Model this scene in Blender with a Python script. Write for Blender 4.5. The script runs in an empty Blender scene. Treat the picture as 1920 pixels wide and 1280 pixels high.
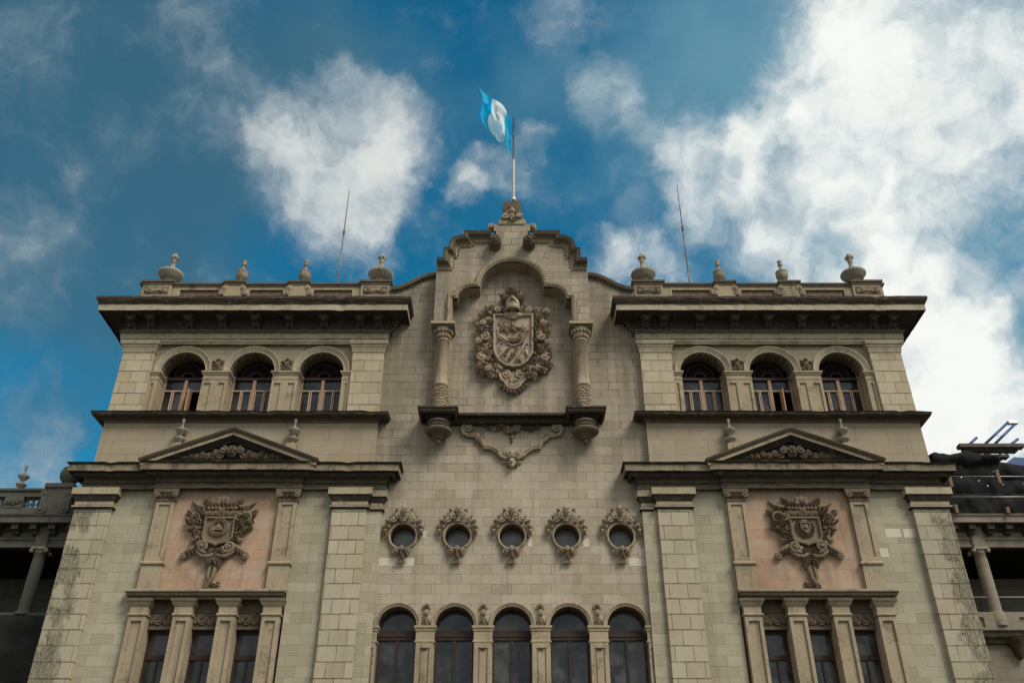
import bpy, bmesh, math, random
from mathutils import Vector, Matrix
from mathutils.geometry import tessellate_polygon
random.seed(7)
R = math.radians
PI = math.pi
scn = bpy.context.scene
C = scn.collection

# ------------------------------------------------------------------ camera
F_PX, PITCH, D0, CAMZ = 1724.0, R(32.65), 34.0, 1.6
cp, sp = math.cos(PITCH), math.sin(PITCH)
cam = bpy.data.cameras.new('camera')
cam.sensor_width = 36.0
cam.lens = 36.0 * F_PX / 1920.0
cam.clip_end = 5000
cam_o = bpy.data.objects.new('camera', cam)
C.objects.link(cam_o)
cam_o.location = (0, -D0, CAMZ)
cam_o.rotation_euler = (PI / 2 + PITCH, 0, 0)
scn.camera = cam_o
scn.render.resolution_x, scn.render.resolution_y = 1024, 682
scn.view_settings.view_transform = 'Standard'
scn.view_settings.look = 'None'
scn.view_settings.gamma = 1
scn.view_settings.exposure = 0.0


def P(px, py, Y=0.0):
    """photo pixel on the vertical plane at depth Y -> world (X, Z)"""
    u, v = px - 960, 640 - py
    yy, zz = F_PX * cp - v * sp, F_PX * sp + v * cp
    return u / yy * (D0 + Y), zz / yy * (D0 + Y) + CAMZ


def Zp(py, Y=0.0):
    return P(960, py, Y)[1]


def Xp(px, py, Y=0.0):
    return P(px, py, Y)[0]


def ray(px, py):
    u, v = px - 960, 640 - py
    return Vector((u, F_PX * cp - v * sp, F_PX * sp + v * cp)).normalized()


# ------------------------------------------------------------------ node helper
class NT:
    def __init__(s, tree):
        s.t = tree

    def n(s, typ, ins=None, **props):
        nd = s.t.nodes.new(typ)
        for k, v in props.items():
            setattr(nd, k, v)
        for k, v in (ins or {}).items():
            sock = nd.inputs[k]
            if hasattr(v, 'is_linked'):
                s.t.links.new(v, sock)
            else:
                sock.default_value = v
        return nd

    def math(s, op, a, b=0.0, c=0.0, clamp=False):
        return s.n('ShaderNodeMath', {0: a, 1: b, 2: c}, operation=op, use_clamp=clamp).outputs[0]

    def mix(s, fac, a, b, mode='MIX'):
        return s.n('ShaderNodeMix', {0: fac, 6: a, 7: b}, data_type='RGBA', blend_type=mode).outputs[2]

    def rng(s, v, a, b, lo=0.0, hi=1.0, smooth=True):
        return s.n('ShaderNodeMapRange', {0: v, 1: a, 2: b, 3: lo, 4: hi},
                   interpolation_type='SMOOTHSTEP' if smooth else 'LINEAR').outputs[0]

    def noise(s, vec, scale, detail=4, rough=.55, dist=0.0):
        return s.n('ShaderNodeTexNoise', {'Vector': vec, 'Scale': scale, 'Detail': detail,
                                          'Roughness': rough, 'Distortion': dist}).outputs['Fac']

    def vscale(s, vec, sc):
        return s.n('ShaderNodeVectorMath', {0: vec, 1: sc}, operation='MULTIPLY').outputs[0]


def col(r, g, b):
    return (r, g, b, 1.0)


# ------------------------------------------------------------------ sky with broken cloud
SUN_EL, SUN_AZ = R(46), R(135)
world = bpy.data.worlds.new('World')
scn.world = world
world.use_nodes = True
wt = world.node_tree
wt.nodes.clear()
w = NT(wt)
sky = w.n('ShaderNodeTexSky', sky_type='NISHITA', sun_disc=False, sun_elevation=SUN_EL, sun_rotation=SUN_AZ,
          altitude=1500, air_density=1.0, dust_density=0.6, ozone_density=2.0)
gen = w.n('ShaderNodeTexCoord').outputs['Generated']
skyc = w.n('ShaderNodeVectorMath', {0: sky.outputs[0], 1: (0.13, 1.19, 1.25)}, operation='MULTIPLY').outputs[0]


def blobs(lst):
    tot = None
    for (px, py, r, wgt) in lst:
        d = ray(px, py)
        dt = w.n('ShaderNodeVectorMath', {0: warp, 1: tuple(d)}, operation='DOT_PRODUCT').outputs['Value']
        ang = r / F_PX * 0.85
        m = w.rng(dt, math.cos(ang * 1.5), math.cos(ang * .05), 0, wgt)
        tot = m if tot is None else w.math('ADD', tot, m)
    return tot


wn = w.n('ShaderNodeTexNoise', {'Vector': gen, 'Scale': 7.0, 'Detail': 3, 'Roughness': .55})
wv = w.n('ShaderNodeVectorMath', {0: wn.outputs['Color'], 1: (.5, .5, .5)}, operation='SUBTRACT').outputs[0]
wv = w.n('ShaderNodeVectorMath', {0: wv, 'Scale': .045}, operation='SCALE').outputs[0]
wn2 = w.n('ShaderNodeTexNoise', {'Vector': gen, 'Scale': 24.0, 'Detail': 4, 'Roughness': .6})
wv2 = w.n('ShaderNodeVectorMath', {0: wn2.outputs['Color'], 1: (.5, .5, .5)}, operation='SUBTRACT').outputs[0]
wv2 = w.n('ShaderNodeVectorMath', {0: wv2, 'Scale': .045}, operation='SCALE').outputs[0]
warp = w.n('ShaderNodeVectorMath', {0: gen, 1: wv}, operation='ADD').outputs[0]
warp = w.n('ShaderNodeVectorMath', {0: warp, 1: wv2}, operation='ADD').outputs[0]
warp = w.n('ShaderNodeVectorMath', {0: warp}, operation='NORMALIZE').outputs[0]

bright = blobs([(640, 280, 150, 1.1), (710, 275, 100, .7), (640, 195, 80, .55), (540, 270, 70, .35), (535, 350, 85, .6), (570, 410, 80, .6), (640, 390, 95, .8), (710, 360, 80, .6), (470, 240, 70, .25),
                (390, 225, 100, .32), (330, 250, 80, .2), (200, 285, 75, .34), (250, 240, 60, .15),
                (1620, 20, 190, .9), (1850, 90, 250, 1.2), (1570, 210, 150, .45), (1760, 260, 210, 1.0), (1440, 340, 150, .6),
                (1340, 310, 100, .7), (1250, 230, 80, .65), (1130, 180, 75, .8), (1600, 400, 170, .6), (1520, 430, 120, .55),
                (1890, 430, 130, .5), (1380, 400, 110, .55), (1450, 190, 100, .5), (1720, 570, 120, .6), (1850, 570, 110, .6),
                (1770, 680, 120, 1.0), (1820, 780, 170, 1.5), (1740, 830, 110, .75), (1660, 540, 90, .5), (1200, 520, 90, .6), (1640, 620, 90, .5),
                (1110, 490, 70, .5), (660, 480, 80, .45), (910, 310, 50, .5), (870, 350, 40, .42), (990, 265, 50, .5),
                (970, 335, 45, .42), (40, 880, 100, .62), (400, 70, 110, .36), (30, 20, 100, .25), (90, 640, 120, .2), (30, 780, 110, .3), (460, 110, 70, .3),
                (60, 430, 120, .16), (130, 120, 120, .16), (1840, 445, 100, -.75), (1890, 340, 70, -.6), (1440, 130, 100, -.4), (1560, 500, 70, -.35), (1880, 640, 70, -.35), (1600, 300, 60, -.25), (1050, 30, 80, .25), (200, 400, 120, .14), (20, 560, 90, .2)])
veil = blobs([(60, 240, 330, .8), (220, 420, 260, .55), (70, 660, 190, .6), (400, 120, 240, .5), (780, 60, 240, .3), (1110, 60, 200, .38),
              (1310, 130, 190, .35), (30, 60, 280, .6), (1030, 260, 150, .3), (1620, 330, 420, .7), (1780, 640, 260, .7), (320, 300, 260, .5), (580, 120, 200, .3),
              (1230, 420, 160, .35), (60, 860, 130, .55)])
n1 = w.noise(warp, 8.5, 12, .60, .12)
n2 = w.noise(warp, 26.0, 8, .60)
n3 = w.noise(gen, 4.5, 9, .62)
nn = w.math('ADD', w.math('MULTIPLY', n1, .70), w.math('MULTIPLY', n2, .30))
# outside the view: thicker cloud, added to brighten and whiten the facade's light
far = w.rng(w.n('ShaderNodeVectorMath', {0: gen, 1: (0.0, cp, sp)}, operation='DOT_PRODUCT').outputs['Value'], .50, .78, 1.0, 0.0)
bsat = w.math('DIVIDE', w.math('MULTIPLY', bright, 1.45), w.math('ADD', w.math('MULTIPLY', bright, .75), 1.0))
dens = w.math('ADD', w.math('ADD', bsat, far), w.math('MULTIPLY', w.math('SUBTRACT', nn, .50), 2.9))
mb_ = w.math('POWER', w.rng(dens, .06, 1.34), 1.1)
mv = w.math('MULTIPLY', w.rng(w.math('ADD', veil, w.math('MULTIPLY', w.math('SUBTRACT', n3, .5), 2.4)), .0, 1.25), .58)
side = w.n('ShaderNodeSeparateXYZ', {0: gen}).outputs[0]
veilc = w.mix(w.rng(side, -.35, .25), col(.62, 1.35, 1.75), col(2.0, 4.0, 4.8))
shade = w.math('MULTIPLY_ADD', w.rng(dens, .2, 1.45), .85, w.rng(n1, .38, .66, 0, .2))
cl_l = w.mix(shade, col(3.4, 4.2, 4.7), col(7.2, 7.5, 7.3))
cl_r = w.mix(shade, col(4.6, 5.6, 6.0), col(9.3, 9.5, 9.1))
cl_f = w.mix(shade, col(1.7, 2.5, 3.0), col(4.3, 5.0, 5.3))
cl_l = w.mix(w.rng(side, -.42, -.20), cl_f, cl_l)
cloudc = w.mix(w.rng(side, -.08, .32), cl_l, cl_r)
c1 = w.mix(mv, skyc, veilc)
front = w.rng(w.n('ShaderNodeSeparateXYZ', {0: gen}).outputs[1], -.05, -.5)
cloudc = w.mix(front, cloudc, col(8.2, 8.0, 7.6))  # unseen cloud behind the camera made paler for its light on the facade
c2 = w.mix(mb_, c1, cloudc)
bg = w.n('ShaderNodeBackground', {'Color': c2, 'Strength': 0.1})
out = w.n('ShaderNodeOutputWorld')
wt.links.new(bg.outputs[0], out.inputs[0])

sun = bpy.data.lights.new('sun', 'SUN')
sun.energy = 3.2
sun.angle = R(24)
sun.color = (1.0, .93, .83)
sun_o = bpy.data.objects.new('sun', sun)
C.objects.link(sun_o)
sd = Vector((math.cos(SUN_EL) * math.sin(SUN_AZ), math.cos(SUN_EL) * math.cos(SUN_AZ), math.sin(SUN_EL)))
sun_o.rotation_euler = sd.to_track_quat('Z', 'Y').to_euler()
sun_o.location = (20, -40, 60)


# ------------------------------------------------------------------ materials
def base_mat(name):
    m = bpy.data.materials.new(name)
    m.use_nodes = True
    t = m.node_tree
    t.nodes.clear()
    q = NT(t)
    bs = q.n('ShaderNodeBsdfPrincipled')
    o = q.n('ShaderNodeOutputMaterial')
    t.links.new(bs.outputs[0], o.inputs[0])
    return m, q, bs


def stone(name, c1, c2, bw=.76, bh=.40, mortar=.012, joint=(.09, .075, .055), jmix=.75, streak=.35, patch=.35, green=0.0,
          roots=0.0, erode=0.0, off=(0.0, 0.0), freq=.5, brick=True, bump=.35, spots=0.0, grime=0.0, drips_shade=()):
    m, q, bs = base_mat(name)
    pos = q.n('ShaderNodeNewGeometry').outputs['Position']
    x, y, z = q.n('ShaderNodeSeparateXYZ', {0: pos}).outputs[:]
    hx = q.math('ADD', x, q.math('ADD', y, off[0]))
    wob = q.math('MULTIPLY', q.math('SUBTRACT', q.noise(pos, 2.2, 2), .5), .02)
    vec = q.n('ShaderNodeCombineXYZ', {0: hx, 1: q.math('ADD', q.math('ADD', z, off[1]), wob), 2: 0.0}).outputs[0]
    fine = q.noise(pos, 9.0, 6, .65)
    grain = q.noise(pos, 60.0, 3, .6)
    big = q.noise(pos, .45, 4, .6, .6)
    mid = q.noise(pos, 1.7, 5, .6)
    stv = q.vscale(pos, (2.6, 2.6, .16))
    st = q.noise(stv, 1.0, 6, .62)
    if brick:
        er = q.math('MULTIPLY', q.rng(q.noise(pos, 1.1, 5, .7), .47, .60), q.rng(z, 16.0, 20.0, .25, 1.0))
        msz = q.math('MULTIPLY_ADD', q.math('MULTIPLY', er, erode), .03, mortar)
        bt = q.n('ShaderNodeTexBrick', {'Vector': vec, 'Color1': col(*c1), 'Color2': col(*c2), 'Mortar': col(.3, .3, .3),
                                        'Scale': 1.0, 'Mortar Size': msz, 'Mortar Smooth': .25, 'Bias': 0.0,
                                        'Brick Width': bw, 'Row Height': bh}, offset=freq, offset_frequency=2)
        jf = q.math('MULTIPLY', bt.outputs['Fac'], q.rng(q.noise(pos, 1.9, 5, .68), .30, .66, .25, jmix + .2), clamp=True)
        c = bt.outputs['Color']
        # block-to-block tone
        bid = q.n('ShaderNodeTexBrick', {'Vector': vec, 'Color1': col(0, 0, 0), 'Color2': col(1, 1, 1), 'Mortar': col(.5, .5, .5),
                                         'Scale': 1.0, 'Mortar Size': 0.0, 'Bias': 0.0, 'Brick Width': bw, 'Row Height': bh},
                  offset=freq, offset_frequency=2).outputs['Color']
        c = q.mix(q.rng(bt.outputs['Fac'], .2, .8), c, q.mix(.5, col(*c1), col(*c2)))
        c = q.mix(jf, c, col(*joint))
        c = q.mix(.30, c, bid, 'SOFT_LIGHT')
    else:
        c = q.mix(mid, col(*c1), col(*c2))
        jf = None
    c = q.mix(q.math('MULTIPLY', q.rng(big, .42, .70), patch), c, col(c1[0] * .52, c1[1] * .50, c1[2] * .46))
    c = q.mix(q.math('MULTIPLY', q.rng(st, .50, .74), streak), c, col(.055, .047, .036))
    c = q.mix(q.math('MULTIPLY', q.rng(fine, .52, .72), .28), c, col(c1[0] * .55, c1[1] * .52, c1[2] * .48))
    c = q.mix(q.math('MULTIPLY', q.rng(mid, .52, .72), .22), c, col(c1[0] * 1.25, c1[1] * 1.22, c1[2] * 1.15))
    for (zt_, ln, xa, xb, amt) in drips_shade:
        # run-off stains below ledges; under the shelf they also carry its shade as colour
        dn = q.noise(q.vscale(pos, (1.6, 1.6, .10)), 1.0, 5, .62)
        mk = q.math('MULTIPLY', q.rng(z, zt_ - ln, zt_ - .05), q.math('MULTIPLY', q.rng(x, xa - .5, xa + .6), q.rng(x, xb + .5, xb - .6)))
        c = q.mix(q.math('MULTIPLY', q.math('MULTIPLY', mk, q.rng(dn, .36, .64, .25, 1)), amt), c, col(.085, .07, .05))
    if spots > 0:
        c = q.mix(q.math('MULTIPLY', q.rng(q.noise(q.vscale(pos, (1, 1, 1.6)), 3.2, 7, .72), .54, .66), spots), c, col(.21, .17, .115))
    if grime > 0:
        gm = q.rng(q.math('ADD', q.noise(pos, 1.4, 7, .70), q.math('MULTIPLY', q.math('SUBTRACT', fine, .5), .5)), .50, .68)
        c = q.mix(q.math('MULTIPLY', gm, grime), c, col(.07, .056, .039))
    if green > 0:
        c = q.mix(q.math('MULTIPLY', q.rng(q.noise(pos, .38, 3, .5, .3), .36, .62), green), c, col(.275, .275, .19))
    if roots > 0:
        wn_ = q.n('ShaderNodeTexNoise', {'Vector': pos, 'Scale': 3.5, 'Detail': 4})
        wv_ = q.n('ShaderNodeVectorMath', {0: q.vscale(pos, (1.25, 1.25, .42)), 1: q.n('ShaderNodeVectorMath', {0: wn_.outputs['Color'], 'Scale': .16}, operation='SCALE').outputs[0]}, operation='ADD').outputs[0]
        ve = q.n('ShaderNodeTexVoronoi', {'Vector': wv_, 'Scale': 5.0}, feature='DISTANCE_TO_EDGE').outputs['Distance']
        ve2 = q.n('ShaderNodeTexVoronoi', {'Vector': wv_, 'Scale': 10.0}, feature='DISTANCE_TO_EDGE').outputs['Distance']
        ln = q.math('MAXIMUM', q.rng(ve, .085, .006), q.math('MULTIPLY', q.rng(ve2, .12, .0), .6))
        msk = q.rng(q.math('ADD', q.noise(q.vscale(pos, (1.2, 1.2, .8)), 1.1, 4, .6), q.rng(q.math('ABSOLUTE', x), 16.0, 16.8, -.14, .12)), .49, .60)
        c = q.mix(q.math('MULTIPLY', q.math('MULTIPLY', q.math('MULTIPLY', ln, msk), q.rng(grain, .3, .6, .55, 1)), roots), c, col(.055, .052, .036))
        c = q.mix(q.math('MULTIPLY', msk, roots * .38), c, col(.07, .075, .05))
    c = q.mix(.5, c, q.mix(grain, col(.0, .0, .0), col(1, 1, 1)), 'SOFT_LIGHT')
    q.t.links.new(c, bs.inputs['Base Color'])
    bs.inputs['Roughness'].default_value = .92
    bs.inputs['Specular IOR Level'].default_value = .18
    h = q.math('ADD', q.math('MULTIPLY', fine, .5), q.math('MULTIPLY', grain, .22))
    if jf is not None:
        h = q.math('SUBTRACT', h, q.math('MULTIPLY', bt.outputs['Fac'], 1.3))
        h = q.math('ADD', h, q.math('MULTIPLY', bid, .25))
    bp = q.n('ShaderNodeBump', {'Height': h, 'Strength': bump, 'Distance': .03})
    q.t.links.new(bp.outputs[0], bs.inputs['Normal'])
    return m


def plain(name, c, rough=.6, metal=0.0, spec=.5, var=.0, sc=6.0, bump=0.0, c2=None):
    m, q, bs = base_mat(name)
    bs.inputs['Roughness'].default_value = rough
    bs.inputs['Metallic'].default_value = metal
    bs.inputs['Specular IOR Level'].default_value = spec
    if var > 0 or c2:
        pos = q.n('ShaderNodeNewGeometry').outputs['Position']
        ns = q.noise(pos, sc, 5, .6)
        d = c2 or tuple(k * (1 - var) for k in c)
        q.t.links.new(q.mix(q.rng(ns, .35, .65), col(*c), col(*d)), bs.inputs['Base Color'])
        if bump > 0:
            bp = q.n('ShaderNodeBump', {'Height': ns, 'Strength': bump, 'Distance': .03})
            q.t.links.new(bp.outputs[0], bs.inputs['Normal'])
    else:
        bs.inputs['Base Color'].default_value = col(*c)
    return m


M = {}
M['central'] = stone('warm_ashlar', drips_shade=[(19.3, 3.2, -4.2, 4.2, .42), (24.0, 4.5, -6.5, -3.9, .3), (24.0, 5.0, 3.9, 6.5, .45), (16.9, 2.0, -6.0, -4.2, .45), (16.9, 2.0, 4.2, 6.0, .45)], c1=(.41, .347, .258), c2=(.345, .29, .215), bw=.76, bh=.385, mortar=.011, jmix=.42, erode=.9, streak=.32, patch=.34)
M['tower'] = stone('greenish_ashlar', (.375, .335, .235), (.325, .29, .205), .80, .385, .010, jmix=.40, green=.25, streak=.2, patch=.3)
M['attic'] = stone('attic_ashlar', (.385, .315, .22), (.27, .222, .16), 1.36, .62, .010, jmix=.45, streak=.18, patch=.25)
M['pier'] = stone('pier_ashlar', (.43, .365, .255), (.365, .31, .22), .68, .572, .014, joint=(.045, .04, .03), jmix=.95, green=.25, roots=0.0, off=(17.22, -.02), streak=.14, patch=.22)
M['pier_moss'] = stone('mossy_pier_ashlar', (.42, .36, .26), (.34, .285, .20), .68, .572, .014, joint=(.04, .036, .028), jmix=.95, green=.35, roots=.9, off=(17.22, -.02), streak=.2, patch=.28)
M['pier_up'] = stone('upper_pier_ashlar', (.43, .36, .245), (.375, .31, .215), .69, .545, .012, joint=(.07, .06, .045), jmix=.9, off=(17.0, -.14), streak=.14, patch=.2)
M['trim'] = stone('moulded_stone', (.38, .305, .20), (.29, .235, .16), brick=False, streak=.45, patch=.4, grime=.45)
M['trim_l'] = stone('pale_moulded_stone', (.41, .345, .24), (.33, .28, .20), 1.25, 9.0, .008, jmix=.7, streak=.35, patch=.3, grime=.3)
M['trim_s'] = stone('stained_moulded_stone', (.32, .26, .175), (.15, .12, .085), 1.3, 9.0, .01, jmix=.8, streak=.75, patch=.6, grime=.7)
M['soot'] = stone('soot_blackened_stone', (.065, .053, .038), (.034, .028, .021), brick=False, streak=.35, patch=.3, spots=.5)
M['soot_shade'] = stone('soot_and_shade_stone', (.165, .13, .088), (.085, .069, .049), brick=False, streak=.5, patch=.4, spots=.6, grime=.6)  # sooty stone; on window reveals its dark tone stands in for shade
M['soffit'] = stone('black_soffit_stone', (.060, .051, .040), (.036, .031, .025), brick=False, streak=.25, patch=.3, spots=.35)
M['carve'] = stone('carved_stone', (.42, .335, .24), (.27, .21, .15), brick=False, streak=.45, patch=.4, bump=.6, grime=.6)
M['carve_d'] = stone('dark_carved_stone', (.26, .195, .13), (.13, .10, .07), brick=False, streak=.45, patch=.4, bump=.6, grime=.5, spots=.3)
M['pink'] = stone('pink_ashlar', (.47, .318, .215), (.33, .24, .17), .78, .40, .008, joint=(.2, .13, .09), jmix=.5, streak=.35, patch=.7)
M['fresh'] = stone('fresh_stone', (.56, .49, .40), (.52, .45, .37), brick=False, streak=.12, patch=.12)
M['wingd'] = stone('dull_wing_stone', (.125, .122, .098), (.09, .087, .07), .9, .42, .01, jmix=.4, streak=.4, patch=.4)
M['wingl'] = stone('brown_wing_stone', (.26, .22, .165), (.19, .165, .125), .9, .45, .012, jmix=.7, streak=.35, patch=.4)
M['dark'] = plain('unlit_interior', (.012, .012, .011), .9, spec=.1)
M['wood'] = plain('weathered_wood', (.44, .24, .13), .75, c2=(.30, .215, .155), sc=9, spec=.25)
M['wood_p'] = plain('bleached_wood', (.46, .36, .27), .8, c2=(.34, .24, .17), sc=8, spec=.2)
M['wood_d'] = plain('dark_brown_wood', (.045, .022, .015), .6, c2=(.03, .017, .012), sc=8, spec=.3)
M['iron'] = plain('black_iron', (.02, .02, .02), .6, .3)
M['gloss'] = plain('dark_glass_reflections', (.05, .05, .046), .12, spec=.4, c2=(.01, .012, .013), sc=1.1)  # mottled greys stand in for reflections, put into the colour
M['glass2'] = plain('grey_glass_reflections', (.075, .072, .065), .14, spec=.4, c2=(.014, .015, .016), sc=1.3)  # grey patches are reflections put into the pane colour
M['brick'] = plain('red_brick_infill', (.17, .095, .06), .9, c2=(.09, .06, .045), sc=7)
M['glass3'] = plain('milky_dark_glass', (.15, .15, .142), .25, spec=.5, c2=(.095, .098, .095), sc=3)
M['steel'] = plain('galvanised_steel', (.55, .55, .52), .4, .7)
M['pole'] = plain('painted_pole', (.42, .38, .33), .5)
M['pole_d'] = plain('dark_pole', (.06, .05, .045), .6)
M['rust'] = plain('rusty_rod', (.13, .055, .035), .8, c2=(.22, .17, .14), sc=2)
M['rodl'] = plain('streaked_rod', (.30, .24, .21), .7, c2=(.12, .07, .05), sc=1.2)
M['blue'] = plain('blue_paint', (.012, .07, .22), .5, c2=(.01, .04, .13), sc=5)
M['tarp'] = plain('black_tarpaulin', (.010, .010, .011), .85, c2=(.016, .016, .016), sc=5, spec=.12, bump=.6)
M['net'] = plain('black_netting', (.016, .017, .015), .95, spec=.1, c2=(.028, .029, .026), sc=.8)
M['plank'] = plain('grey_plank', (.10, .075, .055), .85, c2=(.06, .05, .04), sc=5)
M['post'] = plain('raw_timber', (.20, .115, .075), .85, c2=(.13, .085, .06), sc=6)


def cloth(name, c):
    m, q, bs = base_mat(name)
    bs.inputs['Base Color'].default_value = col(*c)
    bs.inputs['Roughness'].default_value = .7
    tr = q.n('ShaderNodeBsdfTranslucent', {'Color': col(*c)})
    mx = q.n('ShaderNodeMixShader', {0: .55, 1: bs.outputs[0], 2: tr.outputs[0]})
    o = [n for n in q.t.nodes if n.type == 'OUTPUT_MATERIAL'][0]
    q.t.links.new(mx.outputs[0], o.inputs[0])
    return m


M['fblue'] = cloth('sky_blue_cloth', (.002, .50, .80))
M['fwhite'] = cloth('white_cloth', (.92, .92, .92))
M['fgreen'] = cloth('olive_print', (.38, .42, .32))

# ------------------------------------------------------------------ object helpers
WORLD = {}


def thing(name, label, cat, loc=(0, 0, 0), group=None):
    o = bpy.data.objects.new(name, None)
    C.objects.link(o)
    o.empty_display_size = .5
    o.location = loc
    o['label'] = label
    o['category'] = cat
    if group:
        o['group'] = group
    WORLD[o] = Vector(loc)
    return o


class MB:
    def __init__(self, s=1, cx=0.0):
        self.v, self.f, self.mi, self.sm = [], [], [], []
        self.s, self.cx = s, cx

    def add(self, vs, fs, mi=0, smooth=False):
        b = len(self.v)
        self.v += [tuple(p) for p in vs]
        for k, fc in enumerate(fs):
            self.f.append([b + i for i in fc])
            self.mi.append(mi[k] if isinstance(mi, list) else mi)
            self.sm.append(smooth)
        return self

    def box(self, x0, x1, y0, y1, z0, z1, mi=0, ch=0.0):
        if ch <= 0:
            vs = [(x, y, z) for x in (x0, x1) for y in (y0, y1) for z in (z0, z1)]
            return self.add(vs, [(0, 1, 3, 2), (4, 6, 7, 5), (0, 4, 5, 1), (2, 3, 7, 6), (0, 2, 6, 4), (1, 5, 7, 3)], mi)
        # chamfered front edges
        pr = [(x0, y1), (x0, y0 + ch), (x0 + ch, y0), (x1 - ch, y0), (x1, y0 + ch), (x1, y1)]
        n = len(pr)
        vs = [(x, y, z0) for x, y in pr] + [(x, y, z1) for x, y in pr]
        fs = [(i, (i + 1) % n, n + (i + 1) % n, n + i) for i in range(n)] + [tuple(range(n)), tuple(range(n, 2 * n))]
        return self.add(vs, fs, mi)

    def wall(self, outer, holes, y0, y1, mi=0, side=None, back=False):
        """polygon in the X-Z plane with holes, extruded from y0 to y1"""
        side = mi if side is None else side
        loops = [outer] + list(holes)
        tris = tessellate_polygon([[Vector((x, z, 0)) for x, z in lp] for lp in loops])
        flat = [p for lp in loops for p in lp]
        self.add([(x, y0, z) for x, z in flat], [tuple(t) for t in tris], mi)
        if back:
            self.add([(x, y1, z) for x, z in flat], [tuple(t) for t in tris], mi)
        for lp in loops:
            n = len(lp)
            self.add([(x, y0, z) for x, z in lp] + [(x, y1, z) for x, z in lp],
                     [(i, (i + 1) % n, n + (i + 1) % n, n + i) for i in range(n)], side)
        return self

    def plan(self, path, prof, mis=0, cap=True, jit=0.0, seed=1):
        """sweep profile [(out, z)] along a plan polyline [(x, y)], mitred; jit > 0 wears and chips the edges"""
        if jit > 0:
            fine_ = [path[0]]
            for p0, p1 in zip(path[:-1], path[1:]):
                L_ = math.hypot(p1[0] - p0[0], p1[1] - p0[1])
                m_ = max(1, int(L_ / .28))
                fine_ += [(p0[0] + (p1[0] - p0[0]) * t / m_, p0[1] + (p1[1] - p0[1]) * t / m_) for t in range(1, m_ + 1)]
            path = fine_
        rj = random.Random(seed)
        n, k = len(path), len(prof)
        nor = []
        for i in range(n):
            ds = []
            if i > 0:
                ds.append(Vector(path[i]) - Vector(path[i - 1]))
            if i < n - 1:
                ds.append(Vector(path[i + 1]) - Vector(path[i]))
            ns = [Vector((d.y, -d.x)).normalized() for d in ds]
            m = sum(ns, Vector((0, 0)))
            m.normalize()
            m /= max(.3, m.dot(ns[0]))
            nor.append(m)
        if jit > 0:
            vs = []
            for i in range(n):
                chip = rj.uniform(.02, .05) if rj.random() < .10 else 0.0
                for j, (o, z) in enumerate(prof):
                    top = j >= k - 4
                    oo = o + rj.uniform(-jit, jit * .5) - (chip if 1 < j < k - 1 and o > .3 else 0)
                    zz = z + rj.uniform(-jit, jit) * .6 - (chip * .7 if top else 0)
                    vs.append((path[i][0] + nor[i].x * oo, path[i][1] + nor[i].y * oo, zz))
        else:
            vs = [(path[i][0] + nor[i].x * o, path[i][1] + nor[i].y * o, z) for i in range(n) for o, z in prof]
        fs, ms = [], []
        for i in range(n - 1):
            for j in range(k - 1):
                fs.append((i * k + j, (i + 1) * k + j, (i + 1) * k + j + 1, i * k + j + 1))
                ms.append(mis[j] if isinstance(mis, (list, tuple)) else mis)
        self.add(vs, fs, ms)
        if cap:
            self.add(vs[:k], [tuple(range(k))], ms[0])
            self.add(vs[-k:], [tuple(range(k))], ms[0])
        return self

    def path(self, pts, prof, mis=0, closed=False, cap=True, smooth=False):
        """sweep profile [(n, y)] along an X-Z polyline; n is to the left of travel"""
        n, k = len(pts), len(prof)
        nor = []
        for i in range(n):
            ds = []
            if i > 0 or closed:
                ds.append(Vector(pts[i]) - Vector(pts[i - 1]))
            if i < n - 1 or closed:
                ds.append(Vector(pts[(i + 1) % n]) - Vector(pts[i]))
            ns = [Vector((-d.y, d.x)).normalized() for d in ds]
            m = sum(ns, Vector((0, 0)))
            m.normalize()
            m /= max(.35, m.dot(ns[0]))
            nor.append(m)
        vs = [(pts[i][0] + nor[i].x * o, y, pts[i][1] + nor[i].y * o) for i in range(n) for o, y in prof]
        fs, ms = [], []
        for i in range(n if closed else n - 1):
            a, b = i * k, ((i + 1) % n) * k
            for j in range(k - 1):
                fs.append((a + j, b + j, b + j + 1, a + j + 1))
                ms.append(mis[j] if isinstance(mis, (list, tuple)) else mis)
        self.add(vs, fs, ms, smooth)
        if cap and not closed:
            self.add(vs[:k], [tuple(range(k))], ms[0])
            self.add(vs[-k:], [tuple(range(k))], ms[0])
        return self

    def lathe(self, cx, cy, prof, n=20, mi=0, z0=0.0, flute=0, fa=0.0, frange=None, a0=0.0, a1=2 * PI):
        k = len(prof)
        full = abs(a1 - a0 - 2 * PI) < 1e-6
        vs, fs = [], []
        N = n if full else n + 1
        for i in range(N):
            a = a0 + (a1 - a0) * i / n
            for r, z in prof:
                rr = r
                if flute and (frange is None or frange[0] <= z <= frange[1]):
                    rr = r * (1 + fa * math.cos(a * flute))
                vs.append((cx + rr * math.cos(a), cy + rr * math.sin(a), z0 + z))
        for i in range(n):
            a, b = i * k, ((i + 1) % N) * k
            for j in range(k - 1):
                fs.append((a + j, b + j, b + j + 1, a + j + 1))
        return self.add(vs, fs, mi, True)

    def tube(self, pts, r, n=8, mi=0, ry=None, smooth=True):
        """round tube along 3-D points, r a number or list"""
        pts = [Vector(p) for p in pts]
        m = len(pts)
        rs = r if isinstance(r, (list, tuple)) else [r] * m
        vs, fs = [], []
        up = Vector((0, 1, 0))
        for i in range(m):
            t = (pts[min(i + 1, m - 1)] - pts[max(i - 1, 0)]).normalized()
            ref = up if abs(t.dot(up)) < .95 else Vector((1, 0, 0))
            a = t.cross(ref).normalized()
            b = a.cross(t)
            for j in range(n):
                th = 2 * PI * j / n
                vs.append(pts[i] + a * math.cos(th) * rs[i] + b * math.sin(th) * rs[i])
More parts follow.
